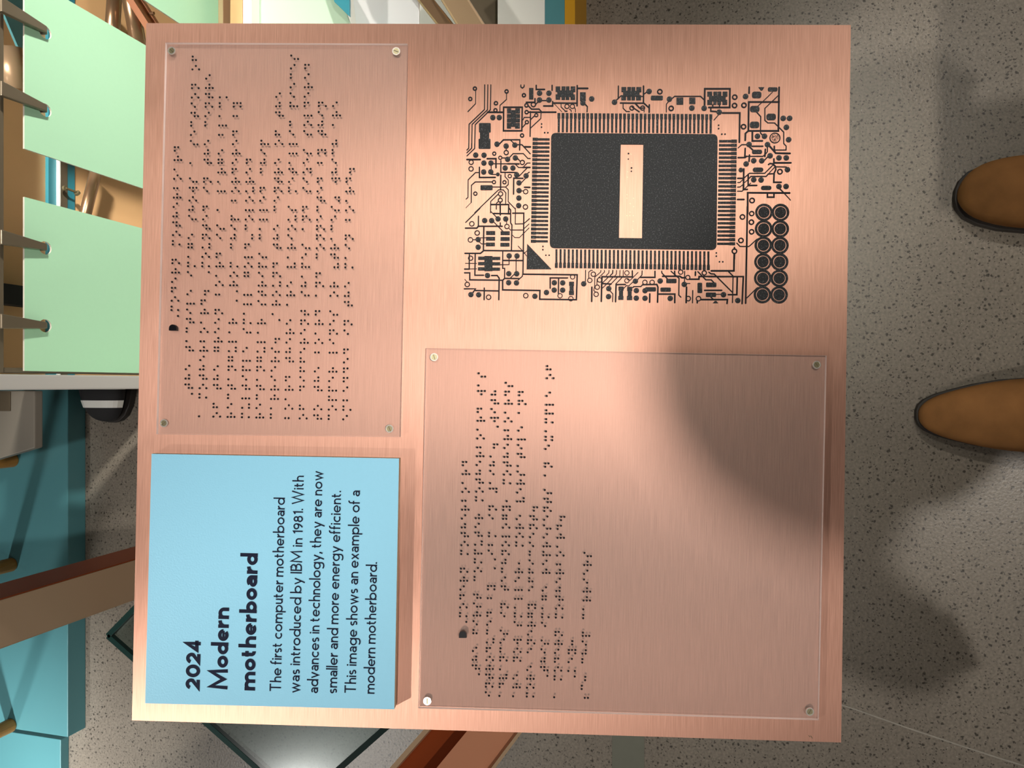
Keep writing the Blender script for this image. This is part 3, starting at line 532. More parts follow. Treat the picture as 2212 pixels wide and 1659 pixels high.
# ------------------------------------------------------------------ blue label board with its lettering
HB = .0066
board = empty('label_board', PM); setp(board, 'bright blue label board with dark printed title 2024 Modern motherboard', 'sign')
m_ = MB(); m_.prism([L(327.4, 980.3, HB), L(862, 990.4, HB), L(851.8, 1532.4, HB), L(313.4, 1519.4, HB)], 0, HB, mi=0, smi=1, bottom=True)
m_.build('board', [M['blue'], M['blue_edge']], board)
def arcp(cx, cy, rx, ry, a0, a1, n=14): return [(cx + rx*math.cos(R(a0 + (a1-a0)*i/n)), cy + ry*math.sin(R(a0 + (a1-a0)*i/n))) for i in range(n+1)]
def glyph(ch, s):
    """centre-line strokes of one letter (cap height 1), its advance width; round strokes flagged by repeating the first point"""
    h = s/2; xh = .60; b = h; t = xh - h; T = 1 - h; r = (t - b)/2; mid = (t + b)/2; dg = .82 - h; rx = r*1.04
    st = []; x = h
    if ch == 'o': st = [arcp(x+rx, mid, rx, r, 0, 360, 24)]; wd = 2*rx
    elif ch == 'e': st = [arcp(x+rx, mid, rx, r, -2, 318, 22), ('bar', .62 if s > .15 else .9, [(x, mid-.01), (x+2*rx, mid-.01)])]; wd = 2*rx*.98
    elif ch == 'c': st = [arcp(x+rx, mid, rx, r, 48, 312, 18)]; wd = 2*rx*.84
    elif ch == 'a':
        w_ = .34 + s*.35; st = [arcp(x+w_*.5, t-.17, w_*.5, .17, 145, 0, 8) + [(x+w_, 0)], arcp(x+w_*.48, b+.135, w_*.48, .135, 0, 360, 18)]; wd = w_
    elif ch == 'n': w_ = .34+s*.3; st = [[(x, 0), (x, xh)], arcp(x+w_/2, t-w_/2, w_/2, w_/2, 175, 0, 10) + [(x+w_, 0)]]; wd = w_
    elif ch == 'm': w_ = .33+s*.28; st = [[(x, 0), (x, xh)], arcp(x+w_/2, t-w_/2, w_/2, w_/2, 175, 0, 10) + [(x+w_, 0)], arcp(x+w_*1.5, t-w_/2, w_/2, w_/2, 175, 0, 10) + [(x+2*w_, 0)]]; wd = 2*w_
    elif ch == 'h': w_ = .34+s*.3; st = [[(x, 0), (x, 1)], arcp(x+w_/2, t-w_/2, w_/2, w_/2, 175, 0, 10) + [(x+w_, 0)]]; wd = w_
    elif ch == 'u': w_ = .34; st = [[(x, xh)] + arcp(x+w_/2, b+w_/2, w_/2, w_/2, 180, 355, 10), [(x+w_, xh), (x+w_, 0)]]; wd = w_
    elif ch == 'r': w_ = .24+s*.25; st = [[(x, 0), (x, xh)], arcp(x+w_, t-w_, w_, w_, 175, 92, 7)]; wd = w_*.70
    elif ch == 't': x += .05; st = [[(x, .80)] + arcp(x+.14, b+.14, .14, .14, 180, 280, 7), [(x-.11, t), (x+.17, t)]]; wd = .19
    elif ch == 'i': st = [[(x, 0), (x, xh)], ('dot', x, .60+.62*s+.10)]; wd = 0
    elif ch == 'l': st = [[(x, 0), (x, 1)]]; wd = 0
    elif ch == 'I': st = [[(x, 0), (x, 1)]]; wd = 0
    elif ch == 'f': x += .03; st = [[(x, 0)] + arcp(x+.16, T-.16, .16, .16, 180, 80, 8), [(x-.11, t), (x+.17, t)]]; wd = .16
    elif ch == 'd': st = [arcp(x+rx, mid, rx, r, 0, 360, 24), [(x+2*rx, 0), (x+2*rx, 1)]]; wd = 2*rx
    elif ch == 'b': st = [arcp(x+rx, mid, rx, r, 0, 360, 24), [(x, 0), (x, 1)]]; wd = 2*rx
    elif ch == 'p': st = [arcp(x+rx, mid, rx, r, 0, 360, 24), [(x, xh), (x, -.28)]]; wd = 2*rx
    elif ch == 'g': st = [arcp(x+rx, mid, rx, r, 0, 360, 24), [(x+2*rx, xh)] + arcp(x+rx, -.10, rx, .17, 0, -150, 10)]; wd = 2*rx
    elif ch == 's': w_ = .26+s*.3; q = r/2; st = [arcp(x+w_/2, t-q, w_/2, q, 40, 250, 10) + arcp(x+w_/2, b+q, w_/2, q, 80, -140, 11)]; wd = w_
    elif ch == 'v': st = [[(x, xh), (x+.22, b*.3), (x+.44, xh)]]; wd = .44
    elif ch == 'y': st = [[(x, xh), (x+.22, .03)], [(x+.45, xh), (x+.12, -.28)]]; wd = .45
    elif ch == 'x': st = [[(x, xh), (x+.40, 0)], [(x+.40, xh), (x, 0)]]; wd = .40
    elif ch == 'w': st = [[(x, xh), (x+.19, b*.3), (x+.36, xh*.92), (x+.53, b*.3), (x+.72, xh)]]; wd = .72
    elif ch == 'T': st = [[(x, T), (x+.62, T)], [(x+.31, T), (x+.31, 0)]]; wd = .62
    elif ch == 'W': st = [[(x, 1), (x+.27, b*.3), (x+.51, .95), (x+.75, b*.3), (x+1.02, 1)]]; wd = 1.02
    elif ch == 'M': st = [[(x, 0), (x+.05, .96), (x+.42, .22), (x+.79, .96), (x+.84, 0)]]; wd = .84
    elif ch == 'B': st = [[(x, 0), (x, 1)], [(x, T), (x+.24, T)] + arcp(x+.24, T-.21, .20, .21, 90, -90, 9) + [(x, T-.42)], [(x, T-.42), (x+.27, T-.42)] + arcp(x+.27, (b+T-.42)/2, .22, (T-.42-b)/2, 90, -90, 9) + [(x, b)]]; wd = .49
    elif ch == '2': w_ = .42; st = [arcp(x+w_/2, dg-w_/2, w_/2, w_/2, 165, -28, 12) + [(x+.02, b), (x+w_+.03, b)]]; wd = w_+.02
    elif ch == '0': st = [arcp(x+.26, (dg+b)/2, .26, (dg-b)/2, 0, 360, 26)]; wd = .52
    elif ch == '4': st = [[(x+.36, 0), (x+.36, .80), (x, .22), (x+.52, .22)]]; wd = .52
    elif ch == '1': st = [[(x+.17, 0), (x+.17, .80), (x, .68)]]; wd = .17
    elif ch == '9': st = [arcp(x+.2, dg-.2, .2, .2, 0, 360, 20), arcp(x-.12, dg-.2, .52, .60, 0, -62, 9)]; wd = .40
    elif ch == '8': st = [arcp(x+.2, dg-.17, .165, .17, 0, 360, 18), arcp(x+.2, b+.20, .2, .20, 0, 360, 20)]; wd = .40
    elif ch == '.': st = [('dot', x+.01, s*.62)]; wd = .02
    elif ch == ',': st = [('dot', x+.03, s*.62), [(x+.04, s*.6), (x-.03, -.14)]]; wd = .05
    else: return [], .25
    return st, (x - h if ch in 'tf' else 0) + wd + s
def lettering(text, y_start, y_end, xbase, cap_px, stroke, name):
    a = Vector(L(xbase, y_start, HB)); e = Vector(L(xbase + (y_start - y_end)*.0206, y_end, HB))
    ux = (e - a).normalized(); uy = Vector((-ux.y, ux.x)); sp = .085 if stroke < .15 else .05
    tot = 0; pos = []
    for ch in text:
        st, adv = glyph(ch, stroke); pos.append((tot, st)); tot += adv + (sp if ch != ' ' else 0)
    tot -= sp; sy = cap_px*PXM; sx = (e - a).length / tot
    m_ = MB(); k = 0
    for x0, st in pos:
        for s_ in st:
            k += 1; z1 = HB + .00022 + (k % 7)*.000006
            f = lambda p: tuple(a + ux*((x0 + p[0])*sx) + uy*(p[1]*sy))
            if s_[0] == 'dot': c_ = f((s_[1], s_[2])); m_.prism(circ(c_[0], c_[1], stroke*.62*sy, 12), HB - .0001, z1); continue
            sw = stroke
            if s_[0] == 'bar': sw = stroke*s_[1]; s_ = s_[2]
            closed = (Vector(s_[0]) - Vector(s_[-1])).length < 1e-4
            P_ = [f(p) for p in s_]
            if closed: o_, i_ = loop_band(P_[:-1], sw*sy); m_.prism(o_, HB - .0001, z1, holes=[i_])
            else:
                # quads along the stroke, so that tight bends stay clean
                P2 = [Vector(p) for p in P_]; hh = sw*sy/2; nn = []
                for j in range(len(P2)):
                    d1 = (P2[j]-P2[j-1]).normalized() if j else None; d2 = (P2[j+1]-P2[j]).normalized() if j < len(P2)-1 else None
                    if d1 is None: v = Vector((-d2.y, d2.x)); q = 1
                    elif d2 is None: v = Vector((-d1.y, d1.x)); q = 1
                    else: n1 = Vector((-d1.y, d1.x)); v = (n1 + Vector((-d2.y, d2.x))).normalized(); q = min(2.6, 1/max(.2, v.dot(n1)))
                    nn.append(v*hh*q)
                for j in range(len(P2)-1):
                    m_.prism([tuple(P2[j]-nn[j]), tuple(P2[j+1]-nn[j+1]), tuple(P2[j+1]+nn[j+1]), tuple(P2[j]+nn[j])], HB - .0001, z1)
    return m_.build(name, M['ink'], board, fixn=False)
for tx, ys, ye, xb in (('2024', 1489.5, 1380.5, 431.6), ('Modern', 1489.8, 1312.2, 491.3), ('motherboard', 1492.2, 1195, 550.9)):
    lettering(tx, ys, ye, xb, 38, .195, 'title_lettering')
for tx, ys, ye, xb in (('The first computer motherboard', 1494.7, 1075.2, 606.8), ('was introduced by IBM in 1981. With', 1496.8, 1027.7, 646.6), ('advances in technology, they are now', 1497.5, 1017.6, 687),
                       ('smaller and more energy efficient.', 1498, 1060.2, 727.8), ('This image shows an example of a', 1498.5, 1059.7, 768.6), ('modern motherboard.', 1498.8, 1214.5, 808.9)):
    lettering(tx, ys, ye, xb, 24.6, .112, 'body_lettering')
# ------------------------------------------------------------------ exhibit behind: hanging mint cards on a rail
YC = .75
def bbox(name, x0, x1, y0, y1, z0, z1, m_, parent=None, bevel=.0015, **kw):
    """block as an object with its origin at its base centre"""
    c = Vector(((x0+x1)/2, (y0+y1)/2, z0)); q = MB(); q.box(x0-c.x, x1-c.x, y0-c.y, y1-c.y, 0, z1-z0)
    o = q.build(name, m_, parent, bevel=bevel); o.location = c - (parent.location if parent is not None else Vector((0, 0, 0)))
    if kw: setp(o, **kw)
    return o
rail = empty('hanging_rail', loc=(.45, .72, 0)); setp(rail, 'taupe metal rail with downward hooks along the far left edge', 'rail')
bbox('rail_bar', .012, 1.60, .7535, .79, .594, .69, M['rail'], rail)
bbox('rail_leg', 1.56, 1.60, .756, .786, 0, .607, M['rail'], rail)
bbox('rail_leg', .0125, .018, .756, .786, 0, .607, M['rail'], rail)
def card(cx, label):
    r = empty('index_card', loc=(cx, YC, .228)); setp(r, label, 'card', 'mint green cards hung from the rail')
    w_, h_ = .0965, .345
    hol = [[(sx*.0445 + .0068*math.cos(a)*1.1, h_ - .027 + .0085*math.sin(a)) for a in [2*math.pi*i/20 for i in range(20)]] for sx in (-1, 1)]
    q = MB(); q.prism([(-w_, 0), (w_, 0), (w_, h_), (-w_, h_)], -.0011, .0011, holes=hol, mi=0, smi=1)
    q.prism([(-w_, 0), (w_, 0), (w_, h_), (-w_, h_)], -.00112, -.0011, holes=hol, mi=0, smi=1)
    q.v = [(x, -z, y) for x, y, z in q.v]; q.build('card_sheet', [M['green'], M['card_edge']], r)
    return r
for cx, lb in ((.3575, 'mint green card hanging highest in view, upper left of the copper plaque'), (.111, 'mint green card with straight lower end, left of the clear braille sheet'), (.610, 'yellowish green card just above the upper left corner of the copper plaque')):
    card(cx, lb)
    for sx in (-1, 1):
        x = cx + sx*.0445; q = MB()
        q.hexa([(-.0078, -.012, 0), (.0078, -.012, 0), (.0078, -.006, 0), (-.0078, -.006, 0)], [(-.0036, -.008, -.060), (.0036, -.008, -.060), (.0036, -.003, -.060), (-.0036, -.003, -.060)])
        q.hexa([(-.0036, -.008, -.060), (.0036, -.008, -.060), (.0036, -.003, -.060), (-.0036, -.003, -.060)], [(-.003, -.002, -.066), (.003, -.002, -.066), (.003, .010, -.063), (-.003, .010, -.063)])
        o = q.build('hook', M['rail'], rail, bevel=.0008); o.location = Vector((x, YC - .001, .611)) - rail.location
side = bbox('side_panel', -.004, .007, .50, 1.02, 0, 1.0, M['white'], label='glossy white upright panel seen edge-on beside the lower mint card', category='panel') if False else None
sp_ = bbox('side_panel', -.005, .008, .56, .98, 0, .80, M['white']); setp(sp_, 'glossy white upright panel seen edge-on below the mint cards', 'panel')
# plywood cabinet behind the cards
cab = empty('plywood_cabinet', loc=(.6, 1.02, 0)); setp(cab, 'pale plywood cabinet with teal and brown bands behind the mint cards', 'cabinet')
def zat(px, Y): return at(px, 400, Y=Y).z
Yb = 1.0
for px0, px1, m_, dy, nm in ((-60, 98, 'ply', .0, 'upper_board'), (98, 115, 'teal_dark', -.006, 'teal_band'), (115, 117.5, 'white', -.012, 'white_strip'), (117.5, 137, 'rail', -.008, 'brown_band'), (137, 155, 'teal_dark', -.006, 'teal_band'), (155, 480, 'ply', .0, 'lower_board')):
    bbox(nm, .012, 1.25, Yb + dy, Yb + .03, zat(px1, Yb), zat(px0, Yb), M[m_], cab, bevel=0)
bbox('recess_shade_block', at(30, 660, Y=.985).x, at(30, 617, Y=.985).x, .975, .998, zat(75, .985), zat(-40, .985), M['dark'], cab, bevel=0)  # solid black block stands in for the shade inside an opening
def bar(name, a, b, r, m_, label=None, cat=None, n=18, parent=None):
    a, b = Vector(a), Vector(b); q = MB(); q.tube((0, 0, 0), b-a, r, n=n); o = q.build(name, m_, parent, smooth=False); o.location = a
    for p in o.data.polygons: p.use_smooth = len(p.vertices) == 4
    if label: setp(o, label, cat)
    return o
bar('metal_tube', at(222, 310, Y=.93), at(170, 520, Y=.93), .0085, M['tube'], 'bronze tube leaning between the two mint cards', 'tube')
bar('metal_tube', at(252, -80, Y=.92), at(240, 110, Y=.92), .011, M['tube'], 'straighter of two bronze tubes above the highest mint card', 'tube')
bar('metal_tube', at(262, -110, Y=.88), at(305, 130, Y=.88), .012, M['tube'], 'slanting bronze tube crossing another at top left', 'tube')
q = MB(); pa, pb = at(250, -70, Y=.86), at(345, 78, Y=.84)
sv = (pb-pa).normalized().cross(Vector((0, 1, 0))).normalized()*.011
for k, (o0, o1, dp) in enumerate(((-1, -.45, .004), (-.45, .45, 0), (.45, 1, .004))):
    f0 = [pa + sv*o0, pa + sv*o1, pb + sv*o1, pb + sv*o0]; q.hexa([p + Vector((0, .008, 0)) for p in f0], [p + Vector((0, -dp, 0)) for p in f0])
o = q.build('bronze_strip', M['copper_paint']); setp(o, 'ribbed bronze strip with a rivet, at top left beside the plaque corner', 'strip')
q = MB(); cpt = at(322, 30, Y=.845); q.tube(cpt + Vector((0, 0, 0)), cpt + Vector((0, -.009, 0)), .0022, n=14); o = q.build('rivet', M['tube'], o); o.location = (0, 0, 0)
# cyan sheet and round bronze thing at the far top left
q = MB(); P_ = [at(5, -60, Y=.97), at(60, -60, Y=.97), at(60, 150, Y=.97), at(5, 20, Y=.97)]
q.hexa([p + Vector((0, .004, 0)) for p in P_], P_); o = q.build('cyan_sheet', M['teal']); setp(o, 'bright cyan sheet behind the first hook at top left', 'sheet')
bar('bronze_drum', at(20, 104, Y=.93), at(34, 195, Y=.93), .016, M['bronze'], 'rounded bronze drum between the first two hooks', 'drum', 28)
# small hook on the brown band
q = MB(); p0 = at(138, 407, Y=.985); q.tube((0, 0, 0), (.0, -.004, .0), .004, n=12); q.tube((0, -.004, 0), (-.002, -.006, -.018), .0018, n=10); q.tube((-.002, -.006, -.018), (-.004, -.006, -.021), .0045, n=12)
o = q.build('peg_hook', M['slot']); o.location = p0; setp(o, 'small dark peg hook on the brown band between the cards', 'hook')
# ------------------------------------------------------------------ teal platform, stool legs, grey top
yf = at(185, 1200, Z=0).y
xe = at(185, 1572, Z=0).x
plat = bbox('teal_platform', xe, -.004, yf, 2.9, 0, .043, M['teal']); setp(plat, 'low teal platform in shadow on the floor, left of the plaque', 'platform')
plat2 = bbox('teal_platform', -2.2, xe - .02, at(149, 1620, Z=0).y, 2.9, 0, .02, M['teal']); setp(plat2, 'brighter cyan platform lit at the lower left corner', 'platform')
stool = empty('grey_table', loc=(-.1, 1.5, .043)); setp(stool, 'low grey-topped table on ochre round legs standing on the teal platform', 'table')
zt = .36
P_ = [at(75, 841, Z=zt), at(75, 968, Z=zt), at(-190, 1048, Z=zt), at(-260, 841, Z=zt)]
P_ = [Vector((min(p.x, -.010), p.y, p.z)) for p in P_]
q = MB(); q.hexa([p - stool.location - Vector((0, 0, .014)) for p in P_], [p - stool.location for p in P_]); q.build('table_top', M['grey'], stool, bevel=.002)
q = MB(); P2 = [at(24, 842, Z=zt), at(24, 888, Z=zt), at(-60, 888, Z=zt), at(-60, 842, Z=zt)]; P2 = [Vector((min(p.x, -.011), p.y, p.z)) for p in P2]
q.hexa([p - stool.location for p in P2], [p - stool.location + Vector((0, 0, .002)) for p in P2]); q.build('brown_inlay', M['rail'], stool, bevel=.001)
for i, (px, py, hh) in enumerate(((30, 994, .27), (27, 1219, .6), (25, 1566, .6))):
    p = at(px, py, Z=.043); q = MB(); q.tube((0, 0, 0), (0, 0, hh), .0135, n=20)
    if i == 0: o = q.build('table_leg', M['ochre'], stool, bevel=.003); o.location = p - stool.location
    else:
        o = q.build('round_leg', M['ochre'], bevel=.003); o.location = p
        setp(o, ['', 'ochre round leg standing on the teal platform, next to the copper post', 'ochre round leg on the teal platform, nearest the lower left corner'][i], 'leg')
# ------------------------------------------------------------------ copper post and leaning copper channel
post = empty('copper_post', loc=(-.2755, .831, 0)); bbox('post_body', -.304, -.2475, .80, .862, 0, 1.7, M['tan_metal'], post, bevel=.002); bbox('post_side_tone', -.2475, -.246, .8005, .8615, 0, 1.7, M['shaded_copper'], post, bevel=0); setp(post, 'square copper-painted post rising left of the blue label board', 'post')  # tan front and thin orange side sheet carry the reflections as colour
A_ = CAM + ray(1020, 1585)*.83; v = ray(2296, 20).normalized()
A0 = A_ - v*.62; A1 = A_ + v*(A_.z/-v.z*1.0)
sd = v.cross(ray(1020, 1585)).normalized(); up = sd.cross(v).normalized()
if up.dot(-ray(1020, 1585)) < 0: up = -up
if sd.dot(RT) < 0: sd = -sd
ch = empty('copper_channel', loc=A1); setp(ch, 'leaning copper channel beam with raised lips below the plaque', 'beam')
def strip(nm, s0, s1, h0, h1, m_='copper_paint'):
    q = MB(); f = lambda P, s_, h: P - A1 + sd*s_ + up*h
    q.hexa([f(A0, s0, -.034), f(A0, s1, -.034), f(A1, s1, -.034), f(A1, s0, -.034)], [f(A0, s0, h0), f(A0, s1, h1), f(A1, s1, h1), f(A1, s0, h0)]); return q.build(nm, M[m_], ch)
strip('recess', -.036, -.006, -.026, -.026, 'shaded_copper'); strip('web', -.006, .037, 0, -.002); strip('lip', -.041, -.036, .006, .006, 'tan_metal'); strip('lip', .037, .0405, .005, .005, 'tan_metal')  # shade of the deep half is put into the recess colour
# ------------------------------------------------------------------ glass top at lower left
zg = .42
g0, g1, g2 = at(232, 1374, Z=zg), at(644, 1739, Z=zg), at(960, 1460, Z=zg); g3 = g0 + g2 - g1
gt = empty('glass_table', loc=((g0+g2)/2 - Vector((0, 0, zg)))); setp(gt, 'square glass table top with dark green edges, under the lower left corner', 'table')
q = MB(); zl = gt.location
q.prism([tuple((p - zl).xy) for p in (g0, g1, g2, g3)], zg - .006, zg, mi=0, smi=1, bottom=True); q.build('glass_top', [M['glass'], M['glass_edge']], gt)
q = MB()
for i, (a, b) in enumerate(((g0, g1), (g1, g2), (g2, g3), (g3, g0))):
    a = a - zl; b = b - zl; d = (b-a).normalized(); n_ = Vector((-d.y, d.x, 0))*.0035
    q.hexa([Vector((p.x, p.y, zg - .0064)) for p in (a-n_, b-n_, b+n_, a+n_)], [Vector((p.x, p.y, zg + .0004)) for p in (a-n_, b-n_, b+n_, a+n_)])
q.build('glass_edge', M['glass_edge'], gt)
q = MB(); q.tube((0, 0, 0), (0, 0, .012), .11, n=30); q.tube((0, 0, .012), (0, 0, zg - .0064), .02, n=20); q.build('pedestal', M['tube'], gt)
# ------------------------------------------------------------------ display deck along the top edge of the picture
deck = empty('display_deck', loc=(.95, .6, 0)); setp(deck, 'low white display deck with mustard front edge, above the plaque in the picture', 'platform')
def slab(nm, px0, px1, z, m_, x0=.46, x1=1.5, th=None, parent=deck):
    ya, yb = at(px0, 24, Z=z).y, at(px1, 24, Z=z).y
    return bbox(nm, x0, x1, yb, ya, 0 if th is None else z - th, z, M[m_], parent, bevel=0)
slab('mustard_edge', 1220, 1242, .10, 'mustard'); slab('teal_strip', 1177, 1219.6, .10, 'teal'); slab('pale_top', 1075, 1176.6, .102, 'white')
slab('dark_gap', 1000, 1074.6, .08, 'rail'); slab('pale_top', 740, 999.5, .09, 'white'); slab('dark_gap', 560, 739.5, .07, 'pale_green')
def leaf(nm, pts, Z, m_, th, label, cat):
    q = MB(); P_ = [at(*p, Z=Z) for p in pts]; c = sum(P_, Vector())/len(P_)
    q.prism([tuple((p - c).xy) for p in P_], -th, 0, bottom=True); o = q.build(nm, m_, bevel=.0008); o.location = c; setp(o, label, cat); return o
leaf('pale_card', [(544, -60), (700, -60), (745, 20), (760, 60), (544, 60)], .24, M['pale_green'], .004, 'pale green card, right of the yellowish card, above the plaque', 'card')
leaf('teal_card', [(700, -60), (755, -60), (755, 36), (722, 4)], .27, M['teal_dark'], .004, 'small teal triangle of card at the top edge', 'card')
for i, (a, b, c_, dd) in enumerate((((755, -60), (905, -60), (905, 60), (770, 60)), ((640, -60), (720, -60), (760, 60), (720, 60)))):
    leaf('silver_sheet', [a, b, c_, dd], .19 - .03*i, M['silver'], .003, ('broad crumpled silver sheet left of the bronze beam at the top edge', 'narrow silver sheet between pale green and teal cards')[i], 'sheet')
def beam(nm, p0, p1, Z, wd, m_, label):
    a, b = at(*p0, Z=Z), at(*p1, Z=Z); d = (b-a).normalized(); s_ = Vector((-d.y, d.x, 0))*wd/2; c = (a+b)/2
    q = MB(); f = [a-s_-c, b-s_-c, b+s_-c, a+s_-c]; q.hexa([p + Vector((0, 0, -wd*.8)) for p in f], f); o = q.build(nm, m_, bevel=.003); o.location = c; setp(o, label, 'beam')
beam('bronze_beam', (880, -50), (975, 70), .20, .020, M['tube'], 'thin bronze beam crossing the top edge above the plaque')
beam('bronze_beam', (945, -60), (1030, 75), .22, .034, M['bronze'], 'wider champagne beam crossing the top edge above the plaque')
for px0, px1, m_, nm, lb in ((471, 482, 'bronze', 'metal_strip', 'pale metal strip beside the yellowish green card'), (497, 523, 'ply', 'plywood_strip', 'narrow plywood strip at the top edge'), (524.5, 543, 'white', 'white_strip', 'white strip beside the plywood strip at the top edge')):
    z = .26; ya, yb = at(px0, 24, Z=z).y, at(px1, 24, Z=z).y; o = bbox(nm, .46, 1.2, yb, ya, .1, z, M[m_], bevel=.001); setp(o, lb, 'strip')
# ------------------------------------------------------------------ people
def skinned(name, V, E, Rr, m_, parent, root=0, sub=2):
    me = bpy.data.meshes.new(name); me.from_pydata(V, E, []); me.materials.append(m_)
    o = bpy.data.objects.new(name, me); C.objects.link(o); o.parent = parent
    o.modifiers.new('skin', 'SKIN'); sv_ = me.skin_vertices[0].data if me.skin_vertices else None
    if sv_ is None:
        bm = bmesh.new(); bm.from_mesh(me); bm.verts.layers.skin.verify(); bm.to_mesh(me); bm.free(); sv_ = me.skin_vertices[0].data
    for i, r in enumerate(Rr): sv_[i].radius = (r, r) if not isinstance(r, tuple) else r; sv_[i].use_root = (i == root)
    sb = o.modifiers.new('sub', 'SUBSURF'); sb.levels = sub; sb.render_levels = sub
    o.modifiers['skin'].use_smooth_shade = True
    return o
def boot(parent, loc, rot, m_, striped=False, sc=1.0, label=None, pointed=False):
    secs = [(.300, .006, .016), (.296, .020, .028), (.286, .033, .036), (.268, .0425, .042), (.240, .0495, .047), (.205, .052, .053), (.170, .050, .062), (.140, .045, .078), (.110, .041, .100), (.080, .039, .112), (.045, .037, .116), (.015, .032, .112), (.002, .020, .100)]
    if pointed: secs = [(.300, .006, .014), (.297, .014, .022), (.290, .022, .029), (.275, .030, .036), (.255, .0365, .041), (.225, .0445, .047), (.190, .0505, .053), (.150, .053, .070)] + secs[8:]
    n = 24; q = MB(); vs = []
    for y, hw, h in secs:
        for i in range(n):
            a = 2*math.pi*i/n; cx = math.copysign(abs(math.cos(a))**.85, math.cos(a)); sz = math.copysign(abs(math.sin(a))**.8, math.sin(a))
            vs.append((cx*hw, y - .300, .012 + (h*.5 + h*.5*sz)))
    fs = [(k*n+i, k*n+(i+1) % n, (k+1)*n+(i+1) % n, (k+1)*n+i) for k in range(len(secs)-1) for i in range(n)]
    fs += [tuple(range(n)), tuple(range((len(secs)-1)*n, len(secs)*n))]
    q.add(vs, fs); up_ = q.build('boot', m_, parent, smooth=True); up_.location = loc; up_.rotation_euler = (0, 0, rot); up_.scale = (sc,)*3
    if label: up_['label'] = label
    sb = up_.modifiers.new('sub', 'SUBSURF'); sb.levels = 1; sb.render_levels = 1
    out = [(hw*.97 + .001, y - .300 + (.002 if y > .15 else 0)) for y, hw, h in secs]; o2 = out + [(-x, y) for x, y in out[::-1]]
    q = MB(); q.prism(o2, 0, .014, bottom=True); q.build('sole', M['sole'], up_, bevel=.002)
    q = MB(); q.tube((0, -.245, .08), (0, -.25, .24), .044, .052, n=26); sh = q.build('boot_shaft', m_, up_); 
    for p in sh.data.polygons: p.use_smooth = len(p.vertices) == 4
    sm = MB()          # seam across the vamp
    pr = None
    for k in range(9):
        a = R(20 + k*17.5); p = (math.cos(a)*.0468, -.155 + .03*math.sin(a), .012 + .032 + .034*math.sin(a))
        if pr: sm.tube(pr, p, .0009, n=6)
        pr = p
    sm.build('seam', M['sole'], up_)
    if striped:
        for k in (-.035, -.070, -.105):
            def shape(y):
                for (y0, w0, h0), (y1, w1, h1) in zip(secs, secs[1:]):
                    if y1 <= y + .3 <= y0: u = (y0 - y - .3)/(y0 - y1); return w0 + (w1-w0)*u, h0 + (h1-h0)*u
                return .04, .05
            q = MB(); pr = None
            for j in range(11):
                a = R(0 + j*18); ring = []
                for yy in (k - .007, k + .007):
                    hw, hh = shape(yy); ca, sa = math.cos(a), math.sin(a)
                    ring.append(Vector((math.copysign(abs(ca)**.85, ca)*(hw + .0008), yy, .0128 + hh*.5 + hh*.5*abs(sa)**.8)))
                if pr: q.add([pr[0], ring[0], ring[1], pr[1]] + [p + Vector((0, 0, -.004)) for p in (pr[0], ring[0], ring[1], pr[1])], [(0,1,2,3), (7,6,5,4), (0,4,5,1), (3,2,6,7)])
                pr = ring
            q.build('stripe', M['white'], up_)
    return up_
